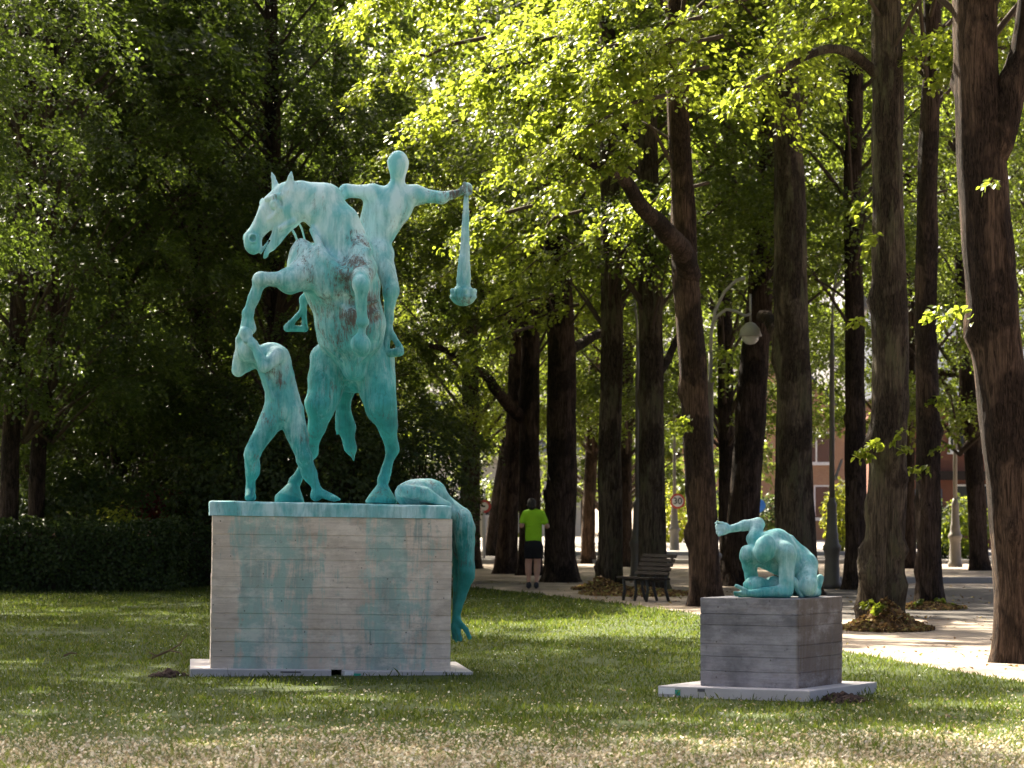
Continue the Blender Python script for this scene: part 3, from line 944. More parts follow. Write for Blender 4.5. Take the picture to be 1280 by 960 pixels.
def vnoise(X, Y, scale, seed):
    """smooth value noise for scattering"""
    g = np.random.default_rng(seed)
    T = g.random((64, 64))
    u, v = X / scale, Y / scale
    i, j = np.floor(u).astype(int), np.floor(v).astype(int)
    fu, fv = u - i, v - j
    fu, fv = fu * fu * (3 - 2 * fu), fv * fv * (3 - 2 * fv)
    t = lambda a, b: T[a % 64, b % 64]
    return (t(i, j) * (1 - fu) + t(i + 1, j) * fu) * (1 - fv) + (t(i, j + 1) * (1 - fu) + t(i + 1, j + 1) * fu) * fv

# blades of grass
foot_rects = []
def clear_of_slabs(X, Y):
    ok = np.ones(len(X), bool)
    for cx, cy, yaw, x0, x1, y0, y1 in ((bc.x, bc.y, BY, -1.40, 0.02, -0.82, 1.12), (bc.x, bc.y, BY, 0.07, 1.42, -0.82, 1.12), (sc_.x, sc_.y, SY, -0.81, 0.69, -0.695, 0.82)):
        a = math.radians(yaw)
        u = (X - cx) * math.cos(a) + (Y - cy) * math.sin(a); v = -(X - cx) * math.sin(a) + (Y - cy) * math.cos(a)
        ok &= ~((u > x0) & (u < x1) & (v > y0) & (v < y1))
    return ok
def grass_mat():
    n = NT('grass_blade')
    r = n.n('NewGeometry').outputs['Random Per Island']
    p = n.pos()
    big = n.noise(p, 0.8, 3, 0.6)
    col = n.ramp(r, [(0.0, (0.014, 0.030, 0.007)), (0.55, (0.030, 0.052, 0.011)), (0.86, (0.058, 0.068, 0.020)), (1.0, (0.22, 0.175, 0.085))])
    col = n.mix(n.math('MULTIPLY', n.ramp(big, [(0.46, 0.0), (0.62, 1.0)]), 0.5), col, (0.092, 0.082, 0.032))
    xyz = n.n('SeparateXYZ'); n.inp(xyz, 'Vector', p)
    dry = n.n('MapRange'); n.inp(dry, 'Value', n.math('ADD', xyz.outputs['Y'], n.math('MULTIPLY', n.noise(p, 1.4, 5, 0.7), 5.0)))
    dry.inputs['From Min'].default_value = 26.0; dry.inputs['From Max'].default_value = 22.5
    pick = n.math('MULTIPLY', dry.outputs[0], n.ramp(n.math('FRACT', n.math('MULTIPLY', r, 7.31)), [(0.35, 0.0), (0.45, 1.0)]))
    col = n.mix(n.math('MULTIPLY', pick, 0.85), col, (0.36, 0.30, 0.17))
    t = n.n('BsdfTranslucent'); n.inp(t, 'Color', n.mix(r, (0.09, 0.15, 0.014), (0.19, 0.22, 0.035)))
    m = n.n('MixShader'); n.inp(m, 0, 0.4); n.inp(m, 1, n.bsdf(col, 0.65, None, 0.08)); n.inp(m, 2, t.outputs[0])
    return n.done(m.outputs[0])
def grass():
    g = np.random.default_rng(21)
    N = 300000
    # denser near the viewer; only the wedge the place shows, with a margin to both sides
    D = 18.0 + (62.0 - 18.0) * g.random(N) ** 1.35
    X = (g.random(N) - 0.5) * (0.44 * D + 2.0)
    ok = in_poly(X, D, LAWN) & clear_of_slabs(X, D)
    bare = vnoise(X, D, 0.9, 4)
    front = np.clip((23.4 - D + 1.6 * (vnoise(X, D, 1.3, 9) - 0.5)) / 3.0, 0, 1)       # worn strip in front
    ok &= g.random(N) > 0.45 * front
    ok &= (bare > 0.16) | (g.random(N) < 0.25)
    X, D = X[ok], D[ok]; n = len(X)
    far = np.clip((D - 30) / 30, 0, 1)
    H = (0.018 + 0.032 * g.random(n) ** 1.5) * (0.55 + 0.6 * vnoise(X, D, 1.7, 5) + 0.6 * vnoise(X, D, 0.45, 6) ** 2) * (1 + 0.35 * far)
    tall = g.random(n) < 0.012
    H[tall] *= 1.9
    # taller tufts along the slabs where the mower does not reach
    for cx, cy, yaw, x0, x1, y0, y1 in ((bc.x, bc.y, BY, -1.385, 1.40, -0.80, 1.10), (sc_.x, sc_.y, SY, -0.79, 0.67, -0.675, 0.80)):
        a = math.radians(yaw)
        u = (X - cx) * math.cos(a) + (D - cy) * math.sin(a); v = -(X - cx) * math.sin(a) + (D - cy) * math.cos(a)
        dd = np.maximum(np.maximum(x0 - u, u - x1), np.maximum(y0 - v, v - y1))
        near = (dd < 0.14) & (g.random(n) < 0.45)
        H[near] *= g.uniform(1.2, 2.1, near.sum())
    W = (0.0035 + 0.003 * g.random(n)) * (1 + 1.3 * far)
    a = g.random(n) * 6.283; lean = H * g.uniform(0.1, 0.9, n); la = g.random(n) * 6.283
    dx, dy = np.cos(a) * W, np.sin(a) * W
    V = np.zeros((n, 4, 3))
    V[:, 0] = np.stack([X - dx, D - dy, np.full(n, 0.003)], 1)
    V[:, 1] = np.stack([X + dx, D + dy, np.full(n, 0.003)], 1)
    V[:, 2] = np.stack([X + dx * 0.7 + np.cos(la) * lean * 0.4, D + dy * 0.7 + np.sin(la) * lean * 0.4, H * 0.65], 1)
    V[:, 3] = np.stack([X + np.cos(la) * lean, D + np.sin(la) * lean, H], 1)
    i = np.arange(n)[:, None] * 4
    T = np.concatenate([i + np.array([[0, 1, 2]]), i + np.array([[0, 2, 3]])])
    o = link('grass', mesh_np('grass', V.reshape(-1, 3), T=T), grass_mat())
    tag(o, 'short mown green grass covering the lawn', 'grass', kind='stuff')
grass()

def flakes(name, X, Y, Z, size, mat, label, cat, seed, tilt=0.9, parent=None, aspect=0.7):
    """many small curled petals or dead leaves, one object"""
    g = np.random.default_rng(seed); n = len(X)
    P = np.stack([X, Y, Z], 1)
    nr = g.normal(0, tilt, (n, 3)); nr[:, 2] = 1.0; nr /= np.linalg.norm(nr, axis=1)[:, None]
    u = np.cross(nr, g.normal(0, 1, (n, 3))); u /= np.linalg.norm(u, axis=1)[:, None]
    v = np.cross(nr, u)
    s = np.asarray(size)[:, None] if hasattr(size, '__len__') else size
    V = np.stack([P - u * s, P - v * s * aspect + nr * s * 0.25, P + u * s, P + v * s * aspect + nr * s * 0.25], 1)
    i = np.arange(n)[:, None] * 4
    T = np.concatenate([i + np.array([[0, 1, 2]]), i + np.array([[0, 2, 3]])])
    o = link(name, mesh_np(name, V.reshape(-1, 3), T=T), mat, parent)
    o['kind'] = 'stuff'
    if label: tag(o, label, cat)
    return o
def flake_mat(name, stops):
    n = NT(name)
    r = n.n('NewGeometry').outputs['Random Per Island']
    c = n.ramp(r, stops)
    t = n.n('BsdfTranslucent'); n.inp(t, 'Color', c)
    m = n.n('MixShader'); n.inp(m, 0, 0.25); n.inp(m, 1, n.bsdf(c, 0.7, None, 0.2)); n.inp(m, 2, t.outputs[0])
    return n.done(m.outputs[0])
M_PETAL = flake_mat('dry_petal', [(0.0, (0.26, 0.18, 0.10)), (0.3, (0.50, 0.40, 0.25)), (0.75, (0.70, 0.61, 0.44)), (1.0, (0.82, 0.77, 0.66))])
M_DEAD = flake_mat('dead_leaf', [(0.0, (0.060, 0.035, 0.020)), (0.45, (0.17, 0.095, 0.040)), (0.8, (0.30, 0.19, 0.07)), (1.0, (0.26, 0.28, 0.08))])
g = np.random.default_rng(33)
n = 90000
D = 16.5 + 12.5 * g.random(n); X = (g.random(n) - 0.5) * (0.44 * D + 2)
w = np.clip((23.0 - D + 2.2 * (vnoise(X, D, 1.3, 9) - 0.5)) / 2.6, 0, 1) ** 1.2 + 0.045 * (D < 27.5) + 0.10 * np.clip((25.5 - D) / 3, 0, 1)
ok = (g.random(n) < w) & in_poly(X, D, LAWN) & clear_of_slabs(X, D)
X, D = X[ok], D[ok]
flakes('fallen_petals', X, D, 0.012 + 0.022 * g.random(len(X)), g.uniform(0.008, 0.019, len(X)), M_PETAL, 'pale dry petals and seed husks strewn thickly along the front of the lawn', 'petals', 34)
n = 1500
D = 24 + 34 * g.random(n); X = (g.random(n) - 0.5) * (0.36 * D); ok = in_poly(X, D, LAWN) & clear_of_slabs(X, D) & (vnoise(X, D, 2.0, 12) > 0.45)
X, D = X[ok], D[ok]
flakes('daisies', X, D, 0.03 + 0.02 * g.random(len(X)), g.uniform(0.007, 0.013, len(X)), flake_mat('daisy_white', [(0.0, (0.7, 0.7, 0.62)), (1.0, (0.8, 0.8, 0.8))]), 'tiny white daisies and blossoms scattered through the grass', 'flowers', 35, tilt=0.5)

n = 5200
D = 29 + 36 * g.random(n); X = -2 + 16 * g.random(n); ok = ~in_poly(X, D, LAWN) & (vnoise(X, D, 1.6, 15) + 0.35 * vnoise(X, D, 0.5, 16) > 0.55 + 0.25 * g.random(n))
X, D = X[ok], D[ok]
flakes('scattered_leaves', X, D, 0.006 + 0.012 * g.random(len(X)), g.uniform(0.015, 0.04, len(X)), M_DEAD, 'dry leaves and grit scattered loosely over the sandy path', 'leaves', 36, tilt=0.35)
# ------------------------------------------------------------------ foliage
LEAF6 = np.array([[0, 0, 0], [-0.42, 0.28, 0.10], [-0.34, 0.68, 0.08], [0, 1.05, -0.06], [0.34, 0.68, 0.08], [0.42, 0.28, 0.10]])
def leaves_np(P, N, U, S, g):
    """one folded six-point leaf per point: P base, N normal, U direction of the tip, S size"""
    n = len(P)
    N = N / np.linalg.norm(N, axis=1)[:, None]
    U = U - N * (U * N).sum(1)[:, None]; U /= np.linalg.norm(U, axis=1)[:, None] + 1e-9
    R = np.cross(U, N)
    T = LEAF6
    V = P[:, None] + (R[:, None] * T[None, :, 0:1] + U[:, None] * T[None, :, 1:2] + N[:, None] * T[None, :, 2:3]) * S[:, None, None]
    i = np.arange(n)[:, None] * 6
    Q = np.concatenate([i + np.array([[0, 3, 2, 1]]), i + np.array([[0, 5, 4, 3]])])
    return V.reshape(-1, 3), Q

def pad_leaves(centers, radii, outward, per, size, g, tilt=0.5, thick=0.10, spread=0.5):
    """flat drooping sprays of leaves; centers (n,3), outward (n,3) horizontal directions"""
    Ps, Ns, Us, Ss = [], [], [], []
    for c, r, o, m, sz in zip(centers, radii, outward, per, size):
        o = o / (np.linalg.norm(o) + 1e-9)
        nrm = np.array([0, 0, 1.0]) + o * tilt * g.uniform(0.5, 1.4) + g.normal(0, 0.18, 3); nrm /= np.linalg.norm(nrm)
        u = o - nrm * o.dot(nrm); u /= np.linalg.norm(u); v = np.cross(nrm, u)
        # a few twigs fan out in the pad; leaves sit along them
        k = max(4, m // 22)
        ang = g.uniform(-1.5, 1.5, k); ln = r * g.uniform(0.6, 1.25, k)
        ti = g.integers(0, k, m); t = g.random(m) ** 0.7
        along = t * ln[ti]
        d = np.cos(ang[ti])[:, None] * u + np.sin(ang[ti])[:, None] * v
        side = np.cross(nrm, d) * (g.choice([-1.0, 1.0], m) * g.uniform(0.02, 0.10, m) * r * 0.9)[:, None]
        drop = -0.30 * r * t ** 2 * g.uniform(0.4, 1.6, k)[ti]
        P = c - u * r * 0.45 + d * along[:, None] + side + nrm * (g.normal(0, thick * r, m))[:, None]
        P[:, 2] += drop
        N = nrm + g.normal(0, spread, (m, 3))
        U = d * 0.8 + side * 3 + np.array([0, 0, -0.7]) + g.normal(0, 0.25, (m, 3))
        Ps.append(P); Ns.append(N); Us.append(U); Ss.append(sz * g.uniform(0.65, 1.2, m))
    return np.concatenate(Ps), np.concatenate(Ns), np.concatenate(Us), np.concatenate(Ss)

def crown_mesh(name, seed, zlo, zhi, R, npad, per, leaf, base_r=1.0, ztop=10.5):
    """crown around the trunk axis: pads of leaves on limbs; returns leaf mesh and limb mesh"""
    g = np.random.default_rng(seed)
    cs, os_, rs, ms, ss = [], [], [], [], []
    limbs = MB()
    for i in range(npad):
        t = g.random() ** 1.15
        z = zlo + (zhi - zlo) * t
        prof = min(1.0, 0.62 * base_r + 1.5 * t) * math.sqrt(max(0.02, 1 - max(0, (t - 0.35) / 0.68) ** 2))
        rr = R * prof * (0.38 + 0.62 * g.random() ** 0.6)
        a = g.random() * 6.283
        o = np.array([math.cos(a), math.sin(a), 0.0])
        c = o * rr + np.array([0, 0, z])
        hi = z > ztop
        cs.append(c); os_.append(o); rs.append(g.uniform(0.65, 1.15) * (1.35 if hi else 1.0))
        ms.append(int(per * (0.45 if hi else g.uniform(0.7, 1.2)))); ss.append(leaf * (1.75 if hi else 1.0))
        if i % 3 == 0:
            z0 = max(zlo * 0.8, z - rr * g.uniform(0.35, 0.8))
            p0 = Vector((0, 0, z0)); p3 = Vector(c)
            mid = p0.lerp(p3, 0.5) + Vector((g.normal(0, .15), g.normal(0, .15), 0.18 * rr))
            limbs.tube([p0, p0.lerp(mid, 0.5) + Vector((0, 0, 0.05)), mid, p3], [0.022 + 0.008 * rr, 0.018 + 0.005 * rr, 0.014, 0.005], 5, cap=False)
    P, N, U, S = pad_leaves(cs, rs, os_, ms, ss, g)
    V, Q = leaves_np(P, N, U, S, g)
    me = mesh_np(name, V, Q=Q)
    lm = bpy.data.meshes.new(name + '_limbs'); lm.from_pydata(limbs.v, [], limbs.f)
    lm.polygons.foreach_set('use_smooth', limbs.smooth)
    return me, lm

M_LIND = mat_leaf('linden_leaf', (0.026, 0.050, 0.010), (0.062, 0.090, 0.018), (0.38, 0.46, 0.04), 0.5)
M_MIDLEAF = mat_leaf('linden_leaf_painted_shade', (0.018, 0.034, 0.009), (0.042, 0.060, 0.015), (0.26, 0.34, 0.035), 0.40)  # darker copy of the linden leaf, interior shade put into the colour
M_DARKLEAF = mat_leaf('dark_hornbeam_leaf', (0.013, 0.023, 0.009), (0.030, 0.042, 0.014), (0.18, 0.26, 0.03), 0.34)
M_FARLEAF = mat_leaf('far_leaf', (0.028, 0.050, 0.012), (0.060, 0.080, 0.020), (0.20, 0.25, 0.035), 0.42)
M_SHRUB = mat_leaf('shrub_leaf', (0.022, 0.040, 0.016), (0.045, 0.065, 0.022), (0.12, 0.17, 0.03), 0.25)
M_HEDGE = mat_leaf('clipped_hedge_leaf', (0.018, 0.034, 0.010), (0.042, 0.060, 0.018), (0.08, 0.12, 0.02), 0.2)
M_REDLEAF = mat_leaf('red_maple_leaf', (0.05, 0.014, 0.012), (0.09, 0.022, 0.018), (0.24, 0.04, 0.03), 0.35)
M_BARK = mat_bark('dark_linden_bark', (0.070, 0.048, 0.036), (0.050, 0.036, 0.028))
M_BARK_RED = mat_bark('reddish_bark', (0.095, 0.062, 0.043), (0.066, 0.044, 0.032))
M_BARK_GREY = mat_bark('mossy_grey_bark', (0.100, 0.078, 0.056), (0.070, 0.052, 0.038), 0.7)
M_TWIG = plain('twig_bark', (0.060, 0.045, 0.034), 0.9, 0.3, 6, 0.3, 0.1)

def trunk_mesh(name, pts, r0, r1, seed, burls=(), n=26, step=0.16):
    """trunk along pts (local, base first) with root flare, fluting, bark ridges and burls (z, angle, size)"""
    pts = [Vector(p) for p in pts]
    rb = random.Random(seed * 13 + 1)
    burls = list(burls) + [(rb.uniform(0.5, 9), rb.uniform(0, 6.28), r0 * rb.uniform(0.22, 0.42)) for _ in range(9)]
    L = [0.0]
    for a, b in zip(pts, pts[1:]): L.append(L[-1] + (b - a).length)
    tot = L[-1]; m = max(8, int(tot / step))
    V = []; ph = seed * 1.7
    for i in range(m + 1):
        s = tot * i / m
        j = 0
        while j < len(L) - 2 and L[j + 1] < s: j += 1
        c = pts[j].lerp(pts[j + 1], (s - L[j]) / max(1e-6, L[j + 1] - L[j]))
        # smooth the polyline a little
        c = c + Vector((0.03 * noise.noise((s * 0.5, ph, 1)), 0.03 * noise.noise((s * 0.5, ph, 7)), 0))
        t = s / tot
        r = r0 + (r1 - r0) * t
        r *= 1 + 0.32 * math.exp(-s / 0.25)
        for k in range(n):
            a = 2 * math.pi * k / n
            ca, sa = math.cos(a), math.sin(a)
            d = 1 + 0.13 * noise.noise((ca * 1.3 + ph, sa * 1.3, s * 0.55)) + 0.16 * math.exp(-s / 0.35) * math.cos(5 * a + ph)
            d += 0.085 * noise.noise((ca * 3.2 + ph, sa * 3.2, s * 1.6)) + 0.040 * noise.noise((ca * 9 + ph, sa * 9, s * 1.1))
            for bz, ba, bs in burls:
                dz = (s - bz) / (bs * 1.3); da = ((a - ba + math.pi) % (2 * math.pi) - math.pi) * r0 / bs
                q = dz * dz + da * da
                if q < 4: d += (bs / r0) * 0.75 * math.exp(-q * 1.6) * (1 + 0.9 * noise.noise((ca * 6, sa * 6, s * 9)))
            V.append((c.x + ca * r * d, c.y + sa * r * d, c.z))
    Q = []
    for i in range(m):
        for k in range(n):
            a, b = i * n + k, i * n + (k + 1) % n
            Q.append((a, b, b + n, a + n))
    return mesh_np(name, np.array(V), Q=Q, smooth=True)

def px_path(pts, D):
    """trunk axis given as picture positions at depth D, base first -> local points relative to the base"""
    b = Vector((gx(pts[0][0], D), D, 0))
    out = [Vector((0, 0, -0.05))]
    for px, py in pts[1:]:
        p = at(px, py, D); out.append(Vector((p.x - b.x, 0, p.z)))
    d = (out[-1] - out[-2]).normalized()
    while out[-1].z < 13.0:
        out.append(out[-1] + Vector((d.x * 0.35, 0, 1)) * 2.0)
    return b, out

# crown shapes shared by the trees
CROWNS = {}
def crown(kind):
    return CROWNS[kind]
for i in range(3):
    CROWNS['high%d' % i] = crown_mesh('linden_crown', 100 + i, 6.2, 18.0, 4.3, 135, 230, 0.086)
for i in range(1):
    CROWNS['mid%d' % i] = crown_mesh('mid_crown', 200 + i, 3.6, 16.0, 4.6, 170, 260, 0.084, 1.1)
for i in range(1):
    CROWNS['low%d' % i] = crown_mesh('low_crown', 300 + i, 1.6, 18.0, 5.4, 330, 330, 0.075, 1.5, 14.0)
CROWNS['mid1'] = CROWNS['mid0']; CROWNS['low1'] = CROWNS['low0']
CROWNS['shade0'] = crown_mesh('shade_crown', 500, 5.6, 22.0, 4.8, 290, 250, 0.076, 1.0, 13.0)
CROWNS['far0'] = crown_mesh('far_crown', 400, 1.2, 15.0, 5.6, 170, 170, 0.16, 1.6, 14.0)

def tree(name, label, D, pts, wpx, mat, kind, leafmat, seed, group=None, burls=(), cz=0.0, cs=1.0, zs=1.0, top=None, cat='tree'):
    """a tree whose trunk axis passes the picture positions pts at depth D"""
    b, path = px_path(pts, D)
    root = empty(name, (b.x, b.y, 0), 0, label, cat, group)
    r = wpx / 2 / F * D
    link('trunk', trunk_mesh('trunk', path, r * 0.98, r * 0.52, seed, burls), mat, root)
    if kind:
        me, lm = CROWNS[kind]
        rz = (seed * 2.399) % 6.283
        tp = path[-1]
        cr = link('crown', me if not me.materials or me.materials[0] == leafmat else me, None, root)
        if not me.materials: me.materials.append(leafmat)
        cr.material_slots[0].link = 'OBJECT'; cr.material_slots[0].material = leafmat
        cr.rotation_euler = (0, 0, rz); cr.scale = (cs, cs, cs * zs)
        mid = min(path, key=lambda p: abs(p.z - 7.0))
        cr.location = (mid.x, mid.y, cz)
        lb = link('branches', lm, M_TWIG, root)
        lb.rotation_euler = cr.rotation_euler; lb.scale = cr.scale; lb.location = cr.location
    root['_b'] = 0
    del root['_b']
    return root

def limb(root, D, pts, r0, r1, mat, dd=0.0, name='limb'):
    """a limb through picture positions; depth drifts by dd along it"""
    n = len(pts); base = root.location
    P = [at(px, py, D + dd * i / (n - 1)) - base for i, (px, py) in enumerate(pts)]
    # refine
    Q = []
    for i in range(n - 1):
        p0, p1, p2, p3 = P[max(0, i - 1)], P[i], P[i + 1], P[min(n - 1, i + 2)]
        for k in range(4):
            t = k / 4.0
            Q.append(0.5 * ((2 * p1) + (p2 - p0) * t + (2 * p0 - 5 * p1 + 4 * p2 - p3) * t * t + (3 * p1 - p0 - 3 * p2 + p3) * t ** 3))
    Q.append(P[-1]); rad0 = max(0.04, 0.5 * (r0 + r1))
    rad = [r0 + (r1 - r0) * i / (len(Q) - 1) for i in range(len(Q))]
    for i in range(1, len(Q)):
        w = 1.1 * rad0 * min(1, i / 6)
        Q[i] = Q[i] + Vector((w * noise.noise((i * 0.30, D, 3)), w * noise.noise((i * 0.30, D, 9)), w * noise.noise((i * 0.34, D, 17))))
    rad = [r * (1 + 0.16 * noise.noise((i * 0.9, D, r0 * 30))) for i, r in enumerate(rad)]
    return MB().tube(Q, rad, 10).build(name, mat, root)

def spray(root, spots, mat, seed, per=260, leaf=0.08, name='foliage', out=(-0.8, -0.5), tilt=0.55, rad=(0.55, 1.0), spread=0.55, row=0):
    """extra leaf sprays of a tree at picture positions (px, py, D)"""
    g = np.random.default_rng(seed)
    cs = np.array([np.array(at(*s) - root.location) for s in spots])
    rs = g.uniform(rad[0], rad[1], len(cs))
    os_ = np.stack([np.full(len(cs), out[0]) + g.normal(0, 0.35, len(cs)), np.full(len(cs), out[1]) + g.normal(0, 0.35, len(cs)), np.zeros(len(cs))], 1)
    P, N, U, S = pad_leaves(cs, rs, os_, [int(per * r * r * 1.4) for r in rs], [leaf] * len(cs), g, tilt, spread=spread)
    V, Q = leaves_np(P, N, U, S, g)
    if row:
        tw = MB()
        for i in range(0, len(cs) - row + 1, row):
            q = sorted([Vector(p) for p in cs[i:i + row]], key=lambda p: -p.x)
            tw.tube([q[0] + Vector((0.5, 0.3, 0.15))] + q, [0.035 - 0.029 * k / row for k in range(row + 1)], 5, cap=False)
        tw.build('twigs', M_TWIG, root)['kind'] = 'stuff'
    return link(name, mesh_np(name, V, Q=Q), mat, root)
# ------------------------------------------------------------------ the avenue of lindens
G_AV = 'linden trees of the avenue'
B, BR, BG = M_BARK, M_BARK_RED, M_BARK_GREY
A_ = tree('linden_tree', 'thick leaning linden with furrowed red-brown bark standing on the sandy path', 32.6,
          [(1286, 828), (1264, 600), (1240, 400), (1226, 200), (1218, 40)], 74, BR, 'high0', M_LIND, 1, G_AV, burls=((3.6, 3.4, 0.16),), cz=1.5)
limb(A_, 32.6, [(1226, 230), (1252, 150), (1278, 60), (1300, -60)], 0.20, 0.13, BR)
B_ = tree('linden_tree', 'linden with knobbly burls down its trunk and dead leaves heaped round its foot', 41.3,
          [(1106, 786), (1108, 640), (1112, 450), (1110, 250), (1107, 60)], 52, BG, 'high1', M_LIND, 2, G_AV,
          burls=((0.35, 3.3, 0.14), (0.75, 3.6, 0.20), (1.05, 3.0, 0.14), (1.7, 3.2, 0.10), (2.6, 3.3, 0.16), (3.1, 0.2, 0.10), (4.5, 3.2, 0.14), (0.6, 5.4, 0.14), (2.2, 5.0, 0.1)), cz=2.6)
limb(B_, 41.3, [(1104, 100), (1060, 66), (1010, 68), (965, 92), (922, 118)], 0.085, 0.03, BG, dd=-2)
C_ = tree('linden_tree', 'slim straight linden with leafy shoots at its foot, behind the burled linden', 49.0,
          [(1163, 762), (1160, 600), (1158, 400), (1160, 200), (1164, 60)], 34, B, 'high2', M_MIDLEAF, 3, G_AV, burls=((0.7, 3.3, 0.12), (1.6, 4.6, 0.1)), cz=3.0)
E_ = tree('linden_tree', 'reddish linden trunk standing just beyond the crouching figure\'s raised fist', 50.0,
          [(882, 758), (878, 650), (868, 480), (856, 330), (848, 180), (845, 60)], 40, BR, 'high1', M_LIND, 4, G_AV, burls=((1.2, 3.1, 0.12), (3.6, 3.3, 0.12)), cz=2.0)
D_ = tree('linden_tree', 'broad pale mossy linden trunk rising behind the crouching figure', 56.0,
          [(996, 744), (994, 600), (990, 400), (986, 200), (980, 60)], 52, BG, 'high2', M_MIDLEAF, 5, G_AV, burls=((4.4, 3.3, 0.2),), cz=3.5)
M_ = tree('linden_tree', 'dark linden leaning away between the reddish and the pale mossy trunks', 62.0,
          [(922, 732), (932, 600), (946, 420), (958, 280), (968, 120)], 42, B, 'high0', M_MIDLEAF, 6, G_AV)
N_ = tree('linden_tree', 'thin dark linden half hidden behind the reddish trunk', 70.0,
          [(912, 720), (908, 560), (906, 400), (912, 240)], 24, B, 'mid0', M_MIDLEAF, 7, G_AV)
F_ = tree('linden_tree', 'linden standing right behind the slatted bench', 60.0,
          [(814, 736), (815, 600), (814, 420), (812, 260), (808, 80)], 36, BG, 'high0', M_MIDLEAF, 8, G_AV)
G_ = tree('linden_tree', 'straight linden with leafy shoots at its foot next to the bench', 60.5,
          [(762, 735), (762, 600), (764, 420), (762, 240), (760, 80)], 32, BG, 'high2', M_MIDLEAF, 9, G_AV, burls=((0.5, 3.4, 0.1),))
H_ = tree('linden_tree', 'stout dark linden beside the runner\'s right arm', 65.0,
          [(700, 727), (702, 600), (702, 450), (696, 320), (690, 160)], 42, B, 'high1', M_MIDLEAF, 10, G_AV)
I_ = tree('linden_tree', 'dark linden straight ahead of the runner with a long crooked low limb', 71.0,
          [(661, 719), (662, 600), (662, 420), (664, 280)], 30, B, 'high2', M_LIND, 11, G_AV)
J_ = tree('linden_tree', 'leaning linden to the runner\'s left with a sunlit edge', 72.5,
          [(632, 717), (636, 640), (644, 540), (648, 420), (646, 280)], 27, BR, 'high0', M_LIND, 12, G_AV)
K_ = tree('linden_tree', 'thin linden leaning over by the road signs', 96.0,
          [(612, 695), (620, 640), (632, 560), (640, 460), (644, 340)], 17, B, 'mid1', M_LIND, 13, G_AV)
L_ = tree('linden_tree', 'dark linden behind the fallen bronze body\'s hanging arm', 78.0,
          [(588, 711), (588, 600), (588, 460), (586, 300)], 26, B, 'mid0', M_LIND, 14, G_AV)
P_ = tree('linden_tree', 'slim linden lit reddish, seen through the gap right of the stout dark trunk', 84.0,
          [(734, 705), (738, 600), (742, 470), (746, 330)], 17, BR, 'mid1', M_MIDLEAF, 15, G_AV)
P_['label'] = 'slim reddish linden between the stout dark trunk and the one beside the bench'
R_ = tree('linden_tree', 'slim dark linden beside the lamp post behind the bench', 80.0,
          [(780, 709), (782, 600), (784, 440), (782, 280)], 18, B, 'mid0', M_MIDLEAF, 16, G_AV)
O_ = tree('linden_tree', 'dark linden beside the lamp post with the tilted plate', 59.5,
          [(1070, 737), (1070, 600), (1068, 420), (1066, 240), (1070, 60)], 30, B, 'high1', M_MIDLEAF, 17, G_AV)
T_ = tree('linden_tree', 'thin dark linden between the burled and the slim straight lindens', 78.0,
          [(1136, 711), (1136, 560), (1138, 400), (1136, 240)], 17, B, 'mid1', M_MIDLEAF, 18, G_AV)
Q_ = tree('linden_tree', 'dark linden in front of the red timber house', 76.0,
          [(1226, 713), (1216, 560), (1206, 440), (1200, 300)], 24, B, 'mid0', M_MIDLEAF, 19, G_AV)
# limbs one can see
limb(E_, 50.0, [(862, 345), (846, 300), (814, 274), (784, 232), (752, 208), (712, 190)], 0.20, 0.05, B, dd=-4)
spray(E_, [(770, 200, 46.5), (748, 212, 46.3), (722, 196, 46), (704, 178, 46), (735, 180, 46.2), (690, 205, 46), (786, 190, 46.6), (715, 222, 46)], M_LIND, 46, per=330, leaf=0.085, rad=(0.35, 0.6), tilt=0.7)
spray(B_, [(925, 112, 39.4), (945, 96, 39.6), (968, 84, 39.8), (908, 124, 39.4), (990, 66, 40), (930, 135, 39.5)], M_LIND, 47, per=330, leaf=0.085, rad=(0.28, 0.45), tilt=0.7)
limb(I_, 71.0, [(652, 522), (628, 498), (606, 470), (572, 446), (536, 430)], 0.17, 0.05, B, dd=-3)
limb(I_, 71.0, [(652, 410), (626, 392), (606, 370), (590, 340)], 0.10, 0.03, B, dd=-3)
limb(H_, 65.0, [(708, 440), (736, 424), (760, 408), (776, 380)], 0.13, 0.07, B, dd=4)
limb(D_, 56.0, [(975, 420), (962, 400), (948, 392)], 0.16, 0.10, B, dd=3)
limb(O_, 59.5, [(1066, 400), (1092, 372), (1120, 360)], 0.08, 0.04, B, dd=5)
limb(Q_, 76.0, [(1212, 470), (1180, 466), (1150, 462)], 0.11, 0.08, B, dd=1)
limb(F_, 60.0, [(820, 470), (840, 440), (856, 400)], 0.10, 0.05, B, dd=2)

# sunlit sprays hanging out of the avenue over the lawn, in slanting layers
rs = random.Random(11)
def layers(n, x0, x1, top, low, D0, D1, slope=-0.45, per_layer=7):
    """spots in slanting rows: each row is one drooping branch"""
    out = []
    for _ in range(n):
        px = rs.uniform(x0, x1); py = rs.uniform(top, low(px)); D = rs.uniform(D0, D1); ln = rs.uniform(60, 150)
        for k in range(per_layer):
            t = (k + rs.random()) / per_layer - 0.5
            q = px + t * ln
            out.append((q, py + slope * t * ln + 60 * max(0, -t) ** 2 + rs.uniform(-7, 7), D + rs.uniform(-0.5, 0.5)))
    return out
spray(E_, layers(19, 480, 900, -30, lambda x: 40 + 190 * min(1, max(0, (x - 450) / 250)) if x < 700 else 190 - (x - 700) * 0.5, 43.0, 48.0), M_LIND, 41, row=7, per=320, leaf=0.085, rad=(0.40, 0.72), tilt=0.75)
spray(H_, layers(9, 500, 860, 150, lambda x: 330, 50, 62), M_LIND, 42, row=7, per=280, leaf=0.09, rad=(0.35, 0.7), tilt=0.7)
